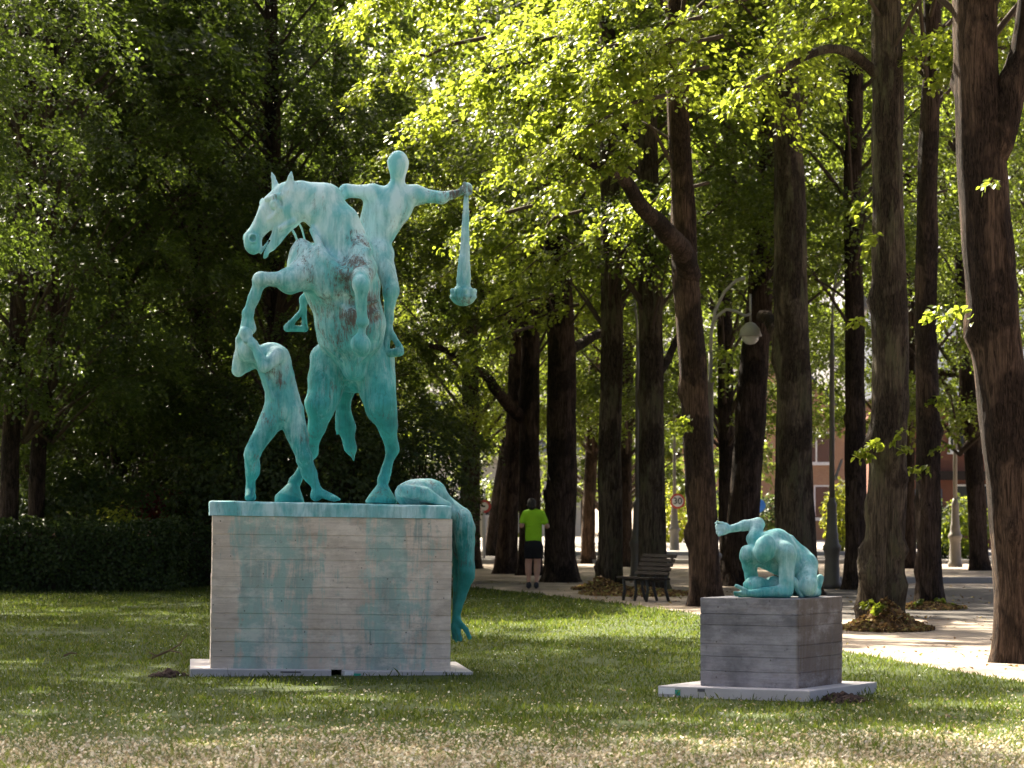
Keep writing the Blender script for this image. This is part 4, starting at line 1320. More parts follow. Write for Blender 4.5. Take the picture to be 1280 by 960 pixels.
spray(I_, layers(4, 520, 660, 300, lambda x: 470, 56, 66, per_layer=5), M_LIND, 45, row=5, per=280, leaf=0.09, rad=(0.3, 0.55), tilt=0.7)
spray(B_, layers(5, 900, 1230, -30, lambda x: 90, 38, 44), M_LIND, 43, row=7, per=280, leaf=0.086, rad=(0.35, 0.65), tilt=0.6)
spray(D_, layers(12, 890, 1270, 60, lambda x: 430, 62, 76), M_MIDLEAF, 44, row=7, per=280, leaf=0.09, rad=(0.35, 0.7), tilt=0.6)

# shoots on the trunks
def shoots(root, D, pts, seed, r=0.30, per=150):
    for i, (x, y) in enumerate(pts):
        spray(root, [(x, y, D)], M_LIND, seed * 10 + i, per=int(per / (r * r * 1.4)), leaf=0.085, name='shoot', rad=(r * 0.7, r * 1.1), tilt=0.3, spread=0.7)['kind'] = 'stuff'
shoots(A_, 32.0, [(1172, 388), (1188, 392), (1240, 226)], 51, 0.28, 40)
shoots(B_, 40.8, [(1078, 566), (1090, 556), (1126, 540), (1132, 560)], 52, 0.24, 60)
shoots(B_, 40.6, [(1070, 262), (1088, 300), (1070, 400)], 53, 0.28, 50)
shoots(C_, 48.7, [(1176, 560), (1150, 585), (1170, 500)], 54, 0.26, 50)
shoots(C_, 48.6, [(1150, 752), (1178, 750), (1190, 758)], 55, 0.26, 60)
shoots(E_, 49.5, [(846, 525), (858, 535), (900, 440), (905, 470)], 56, 0.26, 50)
shoots(G_, 60.0, [(748, 728), (742, 735), (775, 735)], 57, 0.32, 70)
shoots(B_, 40.7, [(1086, 752), (1100, 756)], 58, 0.18, 40)

# ------------------------------------------------------------------ dark trees behind the lawn
G_DK = 'dark bushy trees behind the hedge'
dk = [(-60, 66, 'low0', 1.0), (50, 70, 'low1', 1.0), (150, 66, 'low0', 1.0), (250, 69, 'low1', 1.0), (345, 66, 'low0', 0.88), (430, 70, 'low1', 0.66)]
dl = ['dark dense hornbeam rising over the outermost stretch of the clipped hedge',
      'dark dense hornbeam behind the hedge, next to the twin bare trunks',
      'dark dense hornbeam above the bright yellow-green shrub behind the hedge',
      'dark dense hornbeam right behind the horse\'s head',
      'dark dense hornbeam right behind the bronze rider',
      'dark dense hornbeam behind the swinging bronze flail']
for i, (px, D, kind, cs) in enumerate(dk):
    tree('hornbeam_tree', dl[i], D, [(px, HOR + F * CAMH / D), (px + 4, 500), (px - 3, 300)], 30, M_BARK, kind, M_DARKLEAF, 60 + i * 3, G_DK, cs=cs)
for i, (px, D) in enumerate([(-60, 84), (50, 86), (150, 83), (250, 87), (340, 84)]):
    tree('hornbeam_tree', 'tall dark hornbeam of the second row filling the gaps behind the hornbeams', D, [(px, HOR + F * CAMH / D), (px + 4, 500), (px - 3, 300)], 24, M_BARK, 'low%d' % (i % 2), M_DARKLEAF, 76 + i * 5, 'second row of dark hornbeams', cs=1.1)
for i, (px, D, w, lab) in enumerate([(10, 60, 26, 'bare dark trunk beside the hedge\'s far end, thicker of the pair'), (44, 61, 22, 'bare dark trunk beside the hedge\'s far end, slimmer of the pair')]):
    tree('hornbeam_tree', lab, D, [(px, HOR + F * CAMH / D), (px + 3, 560), (px + 10 + i * 12, 440), (px + 20, 200)], w, M_BARK, 'mid0', M_DARKLEAF, 90 + i, 'bare trunks by the hedge')
# a row of trees along the side of the lawn whose crowns shade it
side = [(-12.6, 35.0, 1.0), (-11.0, 38.8, 1.0), (-10.9, 44.0, 1.0), (-10.6, 49.0, 1.05), (-12.6, 53.6, 1.0)]
for i, (x, y, cs) in enumerate(side):
    px = 640 + x / y * F
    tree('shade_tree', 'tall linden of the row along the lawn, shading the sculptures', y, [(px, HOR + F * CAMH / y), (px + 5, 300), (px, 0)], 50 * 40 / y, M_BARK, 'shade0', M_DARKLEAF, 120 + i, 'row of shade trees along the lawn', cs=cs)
# backdrop trees across the street
G_FAR = 'sunlit trees across the street'
k = 0
for row, (D, n, off) in enumerate(((108, 11, 0.0), (132, 12, 0.5), (165, 12, 0.2))):
    for i in range(n):
        x = (-0.5 + (i + off + 0.5) / n) * (0.42 * D) + random.uniform(-0.8, 0.8)
        DD = D + random.uniform(-3, 3)
        px = 640 + x / DD * F
        if row == 0 and any(abs(px - q) < w for q, w in ((962, 150), (1225, 150), (612, 150), (140, 130))): continue
        if row == 1 and any(abs(px - q) < w for q, w in ((962, 130), (612, 120))): continue
        t = tree('street_tree', 'leafy sunlit tree across the street behind the avenue', DD, [(px, HOR + F * CAMH / DD), (px, 560), (px, 420)], 16 * 110 / DD, M_BARK, 'far0', M_FARLEAF, 150 + k, G_FAR, cs=0.9 + 0.35 * random.random() + 0.12 * row, zs=1.0 + 0.28 * row)
        k += 1

# unseen trees added behind the viewer to block the low sky
for i in range(7):
    x = -27 + i * 9.0; y = -12 - 3 * (i % 2)
    r = empty('sky_block_tree', (x, y, 0), 0, 'unseen leafy tree added behind the viewer to block the low sky', 'tree', 'unseen trees added behind the viewer')
    link('trunk', trunk_mesh('trunk', [(0, 0, -0.05), (0.1, 0, 5), (0, 0.1, 12)], 0.32, 0.15, 300 + i), M_BARK, r)
    me, lm = CROWNS['low%d' % (i % 2)]
    cr = link('crown', me, None, r); cr.material_slots[0].link = 'OBJECT'; cr.material_slots[0].material = M_DARKLEAF
    cr.rotation_euler = (0, 0, i * 1.3); cr.scale = (1.1, 1.1, 1.1)
# ------------------------------------------------------------------ hedge, shrubs, litter
def leaf_box(name, x0, x1, y0, y1, z0, z1, n, leaf, mat, parent, seed, rnd=0.06):
    """leaves standing on the surface of a clipped, slightly bulging hedge"""
    g = np.random.default_rng(seed)
    A = [(x1 - x0) * (z1 - z0), (x1 - x0) * (y1 - y0), (y1 - y0) * (z1 - z0), (y1 - y0) * (z1 - z0)]
    cnt = (np.array(A) / sum(A) * n).astype(int)
    P, N = [], []
    for f, c in enumerate(cnt):
        u, v = g.random(c), g.random(c)
        if f == 0: p = np.stack([x0 + u * (x1 - x0), np.full(c, y0), z0 + v * (z1 - z0)], 1); nn = np.array([0, -1, 0.3])
        elif f == 1: p = np.stack([x0 + u * (x1 - x0), y0 + v * (y1 - y0), np.full(c, z1)], 1); nn = np.array([0, 0, 1.0])
        else: p = np.stack([np.full(c, x0 if f == 2 else x1), y0 + u * (y1 - y0), z0 + v * (z1 - z0)], 1); nn = np.array([-1.0 if f == 2 else 1.0, 0, 0.3])
        b = (vnoise(p[:, 0] + 40, p[:, 2] + p[:, 1], 0.55, seed) - 0.5) * 2 * rnd + g.normal(0, 0.03, c)
        P.append(p + nn * b[:, None]); N.append(nn + g.normal(0, 0.65, (c, 3)))
    P = np.concatenate(P); N = np.concatenate(N); P[:, 2] = np.maximum(P[:, 2], 0.02)
    U = g.normal(0, 1, P.shape) + np.array([0, -0.3, 0.2])
    V, Q = leaves_np(P, N, U, leaf * g.uniform(0.6, 1.3, len(P)), g)
    return link(name, mesh_np(name, V, Q=Q), mat, parent)

M_DARKWOOD = plain('hedge_wood', (0.035, 0.028, 0.02), 0.95)
h = empty('clipped_hedge', (0, 57.6, 0), 0, 'long clipped dark green hedge at the back of the lawn', 'hedge')
hx0, hx1 = gx(-90, 58), gx(217, 57.5)
leaf_box('foliage', hx0, hx1, 0.0, 1.2, 0.0, 1.24, 21000, 0.058, M_HEDGE, h, 71, 0.15)
MB().box(hx0 + .1, hx1 - .1, 0.2, 1.0, 0.0, 1.06).build('stems', M_DARKWOOD, h)
h = empty('clipped_hedge', (0, 60.6, 0), 0, 'shorter set-back stretch of dark hedge disappearing behind the tall plinth', 'hedge')
leaf_box('foliage', gx(205, 60.6), gx(420, 60.6), 0.0, 1.0, 0.0, 1.28, 12000, 0.055, M_HEDGE, h, 72, 0.18)
MB().box(gx(206, 60.6) + .1, gx(419, 60.6) - .1, 0.25, 0.75, 0.0, 1.0).build('stems', M_DARKWOOD, h)

def bush(name, label, px, D, w, hgt, n, leaf, mat, seed, group=None, z0=0.05, dep=None, cat='shrub', hollow=0.5):
    """loose shrub of leaves on a few stems"""
    g = np.random.default_rng(seed)
    root = empty(name, (gx(px, D), D, 0), 0, label, cat, group)
    dep = dep or w
    d = g.normal(0, 1, (n, 3)); d /= np.linalg.norm(d, axis=1)[:, None]
    r = hollow + (1 - hollow) * g.random(n) ** 0.5
    lump = 0.78 + 0.5 * vnoise(np.arctan2(d[:, 1], d[:, 0]) * 2 + 9, d[:, 2] * 2.4 + 9, 0.6, seed)
    P = d * (r * lump)[:, None] * np.array([w / 2, dep / 2, (hgt - z0) / 2]) + np.array([0, 0, (hgt + z0) / 2])
    P[:, 2] = np.maximum(P[:, 2], 0.03)
    N = d + g.normal(0, 0.6, (n, 3)) + np.array([0, 0, 0.5])
    V, Q = leaves_np(P, N, d + g.normal(0, 0.5, (n, 3)) - np.array([0, 0, 0.4]), leaf * g.uniform(0.6, 1.25, n), g)
    link('foliage', mesh_np('foliage', V, Q=Q), mat, root)
    mb = MB()
    for i in range(7):
        a = g.random() * 6.28; q = g.uniform(0.2, 0.7)
        mb.tube([(0.08 * math.cos(a), 0.08 * math.sin(a), 0), (q * w / 4 * math.cos(a), q * dep / 4 * math.sin(a), hgt * 0.45), (q * w / 2 * math.cos(a), q * dep / 2 * math.sin(a), hgt * 0.8)], [0.03, 0.02, 0.008], 5, cap=False)
    mb.build('stems', M_DARKWOOD, root)
    return root
M_LIME = mat_leaf('lime_shrub_leaf', (0.09, 0.13, 0.02), (0.14, 0.17, 0.03), (0.50, 0.52, 0.05), 0.5)  # bright leaf colour; on the hedge shrub it stands in for sunlight
bush('flowering_shrub', 'bright yellow-green shrub with sunlight put into its leaf colour, peeping over the hedge', 150, 60.2, 1.05, 1.62, 900, 0.085, M_LIME, 81)
bush('red_maple', 'dark red leaved maple bush over the end of the hedge', 214, 64, 1.9, 2.0, 3000, 0.085, M_REDLEAF, 82, z0=1.0)
bush('evergreen_shrub', 'dark evergreen shrub between the twin bare trunks and the yellow-green shrub', 96, 62, 2.4, 2.6, 5200, 0.085, M_SHRUB, 83)
bush('evergreen_shrub', 'dark evergreen shrub behind the hedge with pale glinting leaves', 165, 66.5, 2.6, 5.2, 7000, 0.085, M_SHRUB, 84, z0=2.2)
bush('evergreen_shrub', 'dark broad shrub right behind the bent bronze man', 300, 62.5, 2.8, 4.0, 9000, 0.08, M_SHRUB, 85)
bush('evergreen_shrub', 'dark broad shrub between the horse\'s hind legs and the hedge', 420, 63.5, 2.9, 3.8, 9000, 0.08, M_SHRUB, 86)
bush('evergreen_shrub', 'dark broad shrub behind the fallen bronze body', 520, 64.5, 2.6, 3.9, 8000, 0.08, M_SHRUB, 87)
bush('garden_shrub', 'leafy hedge bush in front of the red timber house beside the lamp post', 1172, 92, 1.3, 1.7, 1500, 0.12, M_SHRUB, 88)
bush('garden_shrub', 'sun-flecked bush at the foot of the red timber house', 1208, 91, 1.5, 1.8, 1700, 0.12, M_LIND, 89)
bush('garden_shrub', 'bright lime-green bush glowing behind the lamp post with the tilted plate', 1052, 98, 1.2, 2.3, 1500, 0.13, M_LIME, 90)
bush('garden_shrub', 'yellow-green bush beyond the round speed sign', 842, 118, 1.8, 2.6, 1400, 0.15, M_LIME, 91)
bush('garden_shrub', 'round green bush in front of the orange brick gable', 962, 112, 1.6, 1.9, 1300, 0.14, M_SHRUB, 92)

def litter(root, x, y, rx, ry, h, n, seed, label):
    g = np.random.default_rng(seed)
    a = g.random(n) * 6.283; r = g.random(n) ** 0.75 * g.uniform(0.75, 1.25, n)
    r = np.minimum(r, 1.0)
    X, Y = x + np.cos(a) * r * rx, y + np.sin(a) * r * ry
    Z = 0.02 + h * (1 - r) ** 1.3 * (0.5 + vnoise(X * 3, Y * 3, 0.5, seed)) * g.uniform(0.3, 1.0, n)
    o = flakes('leaf_litter', X, Y, Z, g.uniform(0.025, 0.055, n), M_DEAD, label, 'leaf litter', seed, 1.1)
    return o
litter(None, gx(1106, 41.0), 40.9, 0.62, 0.9, 0.32, 3600, 61, 'brown dead leaves heaped round the foot of the burled linden')
litter(None, gx(1163, 49.0), 48.9, 0.55, 0.9, 0.16, 1500, 62, 'dead leaves and shoots round the foot of the slim straight linden')
litter(None, gx(800, 56), 56.5, 1.1, 1.8, 0.12, 2200, 63, 'dark dead leaves drifted under the slatted bench')
litter(None, gx(752, 60), 59.6, 0.6, 1.0, 0.22, 1600, 64, 'leaf heap round the foot of the linden next to the bench')

# twigs on the lawn and loose earth by the small footing
M_STICK = plain('dry_stick', (0.11, 0.075, 0.05), 0.9)
def stick(label, pts, r, forks=()):
    root = empty('fallen_branch', pts[0], 0, label, 'branch')
    b = Vector(pts[0])
    MB().tube([Vector(p) - b for p in pts], [r * (1 - 0.7 * i / (len(pts) - 1)) for i in range(len(pts))], 6).build('stem', M_STICK, root)
    for f in forks:
        MB().tube([Vector(p) - b for p in f], [r * 0.5, r * 0.35, r * 0.15][:len(f)], 5).build('twig', M_STICK, root)
    return root
Ds = 33.0
stick('curved bare fallen branch lying in the grass beside the tall plinth', [at(183, 826, Ds), at(196, 820, Ds), at(212, 813, Ds), at(224, 806, Ds), at(234, 792, Ds)], 0.018, [[at(212, 813, Ds), at(226, 816, Ds - .1), at(232, 824, Ds - .2)], [at(196, 820, Ds), at(186, 815, Ds)]])
stick('small bent stick lying in the grass, away from the plinths', [at(80, 820, 33.5), at(88, 816, 33.5), at(96, 817, 33.5), at(97, 822, 33.5)], 0.014)
stick('thin dry twig lying in front of the low block\'s footing', [at(1168, 898, 24.2), at(1184, 895, 24.2), at(1190, 893, 24.2)], 0.011, [[at(1184, 895, 24.2), at(1198, 899, 24.1), at(1202, 899, 24.1)]])
M_EARTH = plain('dark_earth', (0.07, 0.048, 0.038), 0.95, 0.3, 20, 0.6, 0.1)
def clod_heap(label, x, y, rx, ry, n, seed):
    g = random.Random(seed); mb = MB()
    for _ in range(n):
        a = g.random() * 6.28; r = g.random() ** 0.6; s = g.uniform(0.012, 0.04) * (1.2 - 0.6 * r)
        bm = bmesh.new(); bmesh.ops.create_icosphere(bm, subdivisions=1, radius=s)
        c = Vector((x + math.cos(a) * r * rx, y + math.sin(a) * r * ry, s * 0.4 + 0.03 * (1 - r)))
        vs = [v.co * g.uniform(0.7, 1.25) + c for v in bm.verts]
        mb.add(vs, [tuple(v.index for v in f.verts) for f in bm.faces]); bm.free()
    o = mb.build('loose_earth', M_EARTH); tag(o, label, 'earth', kind='stuff')
pr = sc_ + ux * 0.76 - uy * 0.15
clod_heap('crumbs of dark loose earth along the side of the low block\'s footing', pr.x - 0.05, pr.y - 0.25, 0.22, 0.42, 150, 4)
pl = bc - Vector((math.cos(math.radians(BY)), math.sin(math.radians(BY)), 0)) * 1.5
clod_heap('crumbs of dark loose earth at the end of the tall plinth\'s footing', pl.x - 0.02, pl.y - 0.75, 0.2, 0.25, 80, 6)

# ------------------------------------------------------------------ runner
RD = 60.0
RU = RD / F
RO = (667.0, 735.0)
M_SKIN = plain('skin', (0.42, 0.24, 0.17), 0.6, 0.08, 20, 0.05)
M_NEON = plain('neon_shirt', (0.27, 0.54, 0.02), 0.75, 0.08, 14, 0.15, 0.2)
M_BLACK = plain('black_cloth', (0.012, 0.012, 0.014), 0.85, 0.2, 14, 0.15, 0.2)
M_HAIR = plain('dark_hair', (0.018, 0.014, 0.012), 0.6, 0.3, 30, 0.4, 0.3)
M_SHOE = plain('dark_shoe', (0.03, 0.03, 0.035), 0.7, 0.2, 20, 0.2)
run = empty('person', (gx(RO[0], RD), RD, 0), 0, 'runner seen from behind in neon yellow-green shirt and black shorts', 'person')
def body():
    c = Clay((645, 616, -18), (692, 739, 14), 0.62)
    c.egg((664.5, 629.5, -2), (4.7, 6.4, 4.8), 1.5)
    c.egg((664.5, 631, -7.4), (1.0, 1.6, 1.4), 0.6)
    c.egg((659.6, 630, -2), (1.0, 1.8, 1.4), 0.5); c.egg((669.4, 630, -2), (1.0, 1.8, 1.4), 0.5)
    c.limb((665, 634, -1), (666, 640, 0), 3.2, 3.6, 2)
    c.limb((658, 642, 0), (675, 642, 0), 4, 4, 3)
    c.limb((667, 645, 0), (667, 672, 0), 8.6, 7.6, 4, 0.65)
    c.egg((667, 680, 0), (8.2, 8, 6), 4)
    c.chain([(657, 642, 0), (652, 656, 2.5), (653.5, 653, -10)], [3.6, 2.6, 1.8], 2)
    c.chain([(677, 642, 0), (684, 657, 2.5), (683, 652, -9)], [3.6, 2.6, 1.8], 2)
    for i in range(4):
        c.limb((653.5, 652.5 - i * .9, -11), (654.6, 651.6 - i * .9, -13.5), 0.62, 0.5, 0.4)
        c.limb((683, 651.5 - i * .9, -10), (682, 650.6 - i * .9, -12.5), 0.62, 0.5, 0.4)
    c.limb((653.6, 652, -11), (656, 650, -11.5), 0.7, 0.5, 0.4); c.limb((682.8, 651, -10), (680.4, 649.4, -10.6), 0.7, 0.5, 0.4)
    c.chain([(662, 684, 0), (660.5, 705, -3), (661, 727, 0)], [5.6, 3.9, 2.1], 3)
    c.egg((660.6, 712, -0.5), (3.6, 6.6, 3.6), 3)
    c.chain([(672, 684, 0), (671.5, 706, -1), (670.5, 727, 4)], [5.6, 3.9, 2.1], 3)
    c.egg((671.4, 712, 1.5), (3.6, 6.6, 3.6), 3)
    c.limb((661, 729, 0), (661, 733, -6), 2.4, 1.6, 2); c.limb((670.4, 729, 4), (670, 733, -1), 2.4, 1.6, 2)
    return c.mesh('body', RO, RU, -1)
def shirt():
    c = Clay((645, 632, -12), (692, 680, 12), 0.62)
    c.limb((658.5, 642, 0), (675.5, 642, 0), 4.8, 4.8, 3)
    c.limb((667, 645, 0), (667, 672, 0), 10.4, 10.6, 4, 0.68)
    c.limb((657, 642, 0), (653, 650.5, 1.6), 4.7, 4.2, 2); c.limb((677, 642, 0), (681.5, 651.5, 1.8), 4.7, 4.2, 2)
    c.egg((666, 634.4, -3), (4, 3.4, 5), 1.0, cut=True)
    for i in range(5):
        c.limb((658 + i * 1.5, 652 + i * 4, 6.4), (676 - i, 655 + i * 3.4, 6.4), 0.7, 0.4, 1.2)
    c.floor(675.5)
    return c.mesh('shirt', RO, RU, -1)
def shorts():
    c = Clay((650, 668, -12), (684, 704, 12), 0.62)
    c.egg((667, 681, 0), (11, 11.5, 8.6), 3)
    c.limb((662.2, 684, 0), (661.2, 697, -2), 7.4, 6.2, 2.5); c.limb((672, 684, 0), (672.6, 697, -0.6), 7.4, 6.2, 2.5)
    c.floor(697.5)
    return c.mesh('shorts', RO, RU, -1)
link('body', body(), M_SKIN, run)
link('shirt', shirt(), M_NEON, run)
link('shorts', shorts(), M_BLACK, run)
c = Clay((656, 618, -10), (674, 640, 8), 0.4); c.egg((664.5, 628.4, -0.2), (5.7, 6.8, 6.2), 1.5); c.egg((664.6, 632.6, 2.4), (4.9, 4.4, 4.0), 1.5); c.rough(0.25, 3, 2)
link('hair', c.mesh('hair', RO, RU, -1), M_HAIR, run)
for x, d in ((661, 0), (670.3, 4)):
    c = Clay((x - 6, 722, d - 14), (x + 6, 739, d + 8), 0.4)
    c.limb((x, 731.5, d + 0.6), (x, 733, d - 8), 3.0, 2.2, 2); c.egg((x, 729.5, d + 0.6), (2.9, 3.6, 3.2), 2); c.floor(735)
    link('shoe', c.mesh('shoe', RO, RU, -1), M_SHOE, run)

# ------------------------------------------------------------------ bench
M_SLAT = plain('dark_bench_wood', (0.022, 0.015, 0.011), 0.7, 0.3, 9, 0.25, 0.25)
M_IRON = plain('cast_iron', (0.03, 0.032, 0.03), 0.6, 0.2, 12, 0.2, 0.35)
bench = empty('park_bench', (gx(806, 52.6), 52.6, 0), math.radians(-64), 'dark slatted park bench standing under the avenue trees', 'bench')
for s in (-0.42, 0.0, 0.42):
    leg = MB().tube([(s, -0.20, 0), (s, -0.17, 0.2), (s, -0.19, 0.38)], 0.028, 6).tube([(s, 0.24, 0), (s, 0.18, 0.2), (s, 0.17, 0.36), (s, 0.24, 0.58), (s, 0.33, 0.80)], 0.028, 6).tube([(s, -0.20, 0.37), (s, 0.18, 0.355)], 0.024, 6)
    leg.build('frame', M_IRON, bench)
for i in range(4):
    MB().box(-0.60, 0.60, -0.24 + i * 0.108, -0.24 + i * 0.108 + 0.09, 0.385 - i * 0.004, 0.42 - i * 0.004).build('seat_slat', M_SLAT, bench, bevel=0.006)
for i in range(5):
    t = i / 4; y = 0.165 + 0.145 * t; z = 0.47 + 0.30 * t
    M = Matrix.Translation((0, y, z)) @ Matrix.Rotation(math.radians(-24), 4, 'X')
    MB().box(-0.60, 0.60, -0.035, -0.008, -0.032, 0.032, M).build('back_slat', M_SLAT, bench, bevel=0.006)

# ------------------------------------------------------------------ lamp posts
M_POST = plain('weathered_grey_green_paint', (0.125, 0.112, 0.095), 0.55, 0.25, 7, 0.15, 0.4)
M_ARM = plain('lamp_metal_painted_sun', (0.24, 0.23, 0.21), 0.4, 0.12, 9, 0.1, 0.5)  # paler than the post: sunlight on the arms put into the colour
M_OPAL = NT('opal_glass'); _n = M_OPAL
M_OPAL = _n.done(_n.bsdf((0.50, 0.50, 0.48), 0.25, None, 0.5))
def lamp(label, px, D, rz=0.0, plate=False, s=1.0):
    r = empty('lamp_post', (gx(px, D), D, 0), rz, label, 'lamp post', 'cast iron lamp posts')
    r.scale = (s * 0.74, s * 0.74, s)
    MB().lathe([(0.26, 0), (0.26, 0.10), (0.22, 0.14), (0.19, 0.60), (0.205, 0.72), (0.25, 0.78), (0.25, 0.84), (0.20, 0.88), (0.17, 1.00), (0.175, 1.08), (0.15, 1.12), (0.125, 1.60), (0.14, 1.66), (0.10, 1.72), (0.085, 1.80)], 18).build('base', M_POST, r)
    MB().lathe([(0.075, 1.78), (0.070, 3.0), (0.062, 4.5), (0.085, 4.52), (0.085, 4.58), (0.050, 4.62), (0.045, 5.2)], 14).build('pole', M_POST, r)
    a = [(0.0, 0, 5.1), (0.02, 0, 5.6), (0.10, 0, 6.1), (0.30, 0, 6.5), (0.56, 0, 6.75), (0.75, 0, 6.80)]
    b = [(0.03, 0, 5.75), (0.14, 0, 5.98), (0.34, 0, 6.12), (0.56, 0, 6.08), (0.74, 0, 5.98), (0.86, 0, 6.02)]
    MB().tube(a, 0.034, 8).build('arm', M_ARM, r)
    MB().tube(b, 0.032, 8).build('arm', M_ARM, r)
    MB().tube([(0.86, 0, 6.45), (0.86, 0, 5.80)], 0.024, 8).build('hanger', M_ARM, r)
    MB().lathe([(0.02, 0.30), (0.10, 0.27), (0.20, 0.16), (0.25, 0.0), (0.24, -0.02), (0.19, 0.0)], 18, (0.86, 0, 5.55)).build('shade', M_ARM, r)
    MB().lathe([(0.19, 0.0), (0.17, -0.10), (0.10, -0.17), (0.02, -0.19)], 16, (0.86, 0, 5.55)).build('globe', M_OPAL, r)
    if plate:
        M = Matrix.Translation((0.16, -0.06, 2.35)) @ Matrix.Rotation(math.radians(28), 4, 'Y')
        MB().box(-0.035, 0.035, -0.01, 0.01, -0.22, 0.22, M).build('plate', M_KERB, r)
    return r
lamp('grey cast lamp post with a tilted plate beside the crouching figure', 1040, 60.0, 0.4, True)
lamp('grey cast lamp post in front of the red timber house', 1194, 80.0, 0.2)
lamp('grey cast lamp post behind the bench', 797, 66.0, 2.6)
lamp('cast lamp post with double curved arm and hanging lamp behind the reddish linden', 888, 57.0, 0.0, False, 0.87).scale = (0.87, 0.87, 0.87)
lamp('cast lamp post carrying the round speed limit sign', 843, 100.0, 3.0)

# ------------------------------------------------------------------ road signs
M_RED = plain('sign_red', (0.36, 0.04, 0.035), 0.4, 0.06)
M_WHITE = plain('sign_white', (0.55, 0.53, 0.50), 0.4, 0.04)
M_BLUE = plain('sign_blue', (0.03, 0.13, 0.45), 0.4, 0.06)
M_INK = plain('sign_black', (0.01, 0.01, 0.01), 0.5, 0.1)
M_GALV = plain('galvanised_steel', (0.30, 0.31, 0.32), 0.45, 0.15, 8, 0.1, 0.5)
def disc(name, mat, parent, r, y0, y1, cz, n=28):
    mb = MB(); vs = [(r * math.cos(2 * math.pi * k / n), r * math.sin(2 * math.pi * k / n) + cz) for k in range(n)]
    return mb.prism(vs, y0, y1).build(name, mat, parent)
def text_part(name, body, size, mat, parent, loc):
    cu = bpy.data.curves.new(name, 'FONT'); cu.body = body; cu.size = size; cu.align_x = 'CENTER'; cu.align_y = 'CENTER'; cu.extrude = 0.003; cu.offset = size * 0.018
    o = bpy.data.objects.new(name, cu); C.objects.link(o)
    bpy.context.view_layer.update()
    me = bpy.data.meshes.new_from_object(o.evaluated_get(bpy.context.evaluated_depsgraph_get()))
    bpy.data.objects.remove(o); bpy.data.curves.remove(cu)
    me.materials.clear(); p = link(name, me, mat, parent, loc)
    p.rotation_euler = (math.radians(90), 0, 0)
    return p
SDp = 99.6
sg = empty('speed_sign', at(847, 626.5, SDp), 0, 'round white speed limit sign with red rim reading 30', 'road sign')
disc('rim', M_RED, sg, 0.25, -0.012, 0.0, 0); disc('face', M_WHITE, sg, 0.185, -0.018, -0.0125, 0)
text_part('number', '30', 0.30, M_INK, sg, (0, -0.022, 0.0))
MB().box(-0.15, 0.02, 0.0, 0.30, -0.02, 0.02).build('bracket', M_GALV, sg)
SDp = 92.0
sg = empty('prohibition_sign', (gx(605.5, SDp), SDp, 0), 0, 'round red rimmed prohibition sign on a post by the street', 'road sign')
cz = at(605.5, 633, SDp).z
MB().tube([(0, 0.04, 0), (0, 0.04, cz + 0.55)], 0.03, 8).build('post', M_GALV, sg)
disc('rim', M_RED, sg, 0.20, -0.012, 0.0, cz); disc('face', M_WHITE, sg, 0.125, -0.018, -0.0125, cz)
MB().box(-0.06, 0.03, -0.022, -0.019, cz - 0.025, cz + 0.03).build('symbol', M_INK, sg)
MB().box(-0.24, -0.14, 0.01, 0.03, cz + 0.2, cz + 0.46).build('blue_plate', M_BLUE, sg)
nb = empty('notice_board', (gx(599, 88.0), 88.0, 0), 0, 'upright white notice board beside the red rimmed sign', 'notice board')
z0, z1 = at(0, 672, 88.0).z, at(0, 637, 88.0).z
MB().box(-0.10, 0.10, -0.02, 0.02, z0, z1).build('panel', M_WHITE, nb, bevel=0.004)
MB().box(0.085, 0.13, -0.03, 0.03, z0 - 0.06, z1).build('frame', M_GALV, nb)
for s in (-0.07, 0.105): MB().tube([(s, 0.035, 0), (s, 0.035, z1 - 0.1)], 0.018, 8).build('leg', M_GALV, nb)
sg = empty('blue_sign', (gx(948, 104.0), 104.0, 0), 0, 'round blue mandatory sign below the orange brick gable', 'road sign')
cz = at(0, 632, 104.0).z
MB().tube([(0, 0.04, 0), (0, 0.04, cz + 0.3)], 0.03, 8).build('post', M_GALV, sg)
disc('face', M_BLUE, sg, 0.24, -0.012, 0.0, cz)

# ------------------------------------------------------------------ houses across the street
def mat_brick(name, a, b, mortar, s=1.0):
    n = NT(name); p = n.pos()
    br = n.n('TexBrick'); n.inp(br, 'Vector', n.map(p, (1, 1, 1), rot=(math.radians(90), 0, 0)))
    br.inputs['Color1'].default_value = (*a, 1); br.inputs['Color2'].default_value = (*b, 1); br.inputs['Mortar'].default_value = (*mortar, 1)
    br.inputs['Scale'].default_value = 4.6 * s; br.inputs['Mortar Size'].default_value = 0.012
    c = n.mix(n.math('MULTIPLY', n.noise(p, 0.9, 4), 0.45), br.outputs['Color'], tuple(x * 0.6 for x in a))
    return n.done(n.bsdf(c, 0.9, None, 0.15))
M_BRICK_O = mat_brick('orange_brick', (0.36, 0.20, 0.12), (0.42, 0.25, 0.15), (0.36, 0.30, 0.25))
M_BRICK_P = mat_brick('pinkish_brick', (0.36, 0.20, 0.17), (0.42, 0.26, 0.22), (0.36, 0.30, 0.28))
M_TIMBER = plain('red_brown_cladding', (0.155, 0.062, 0.038), 0.7, 0.25, 5, 0.2)
M_SLATE = plain('blue_grey_slate', (0.075, 0.085, 0.11), 0.6, 0.3, 6, 0.25, 0.3)
M_TRIM = plain('white_trim', (0.72, 0.71, 0.68), 0.6, 0.06)
M_RENDER = plain('white_render', (0.66, 0.65, 0.63), 0.8, 0.08, 3)
M_GLASS = NT('window_glass'); _n = M_GLASS; M_GLASS = _n.done(_n.bsdf((0.03, 0.035, 0.04), 0.08, None, 0.6))
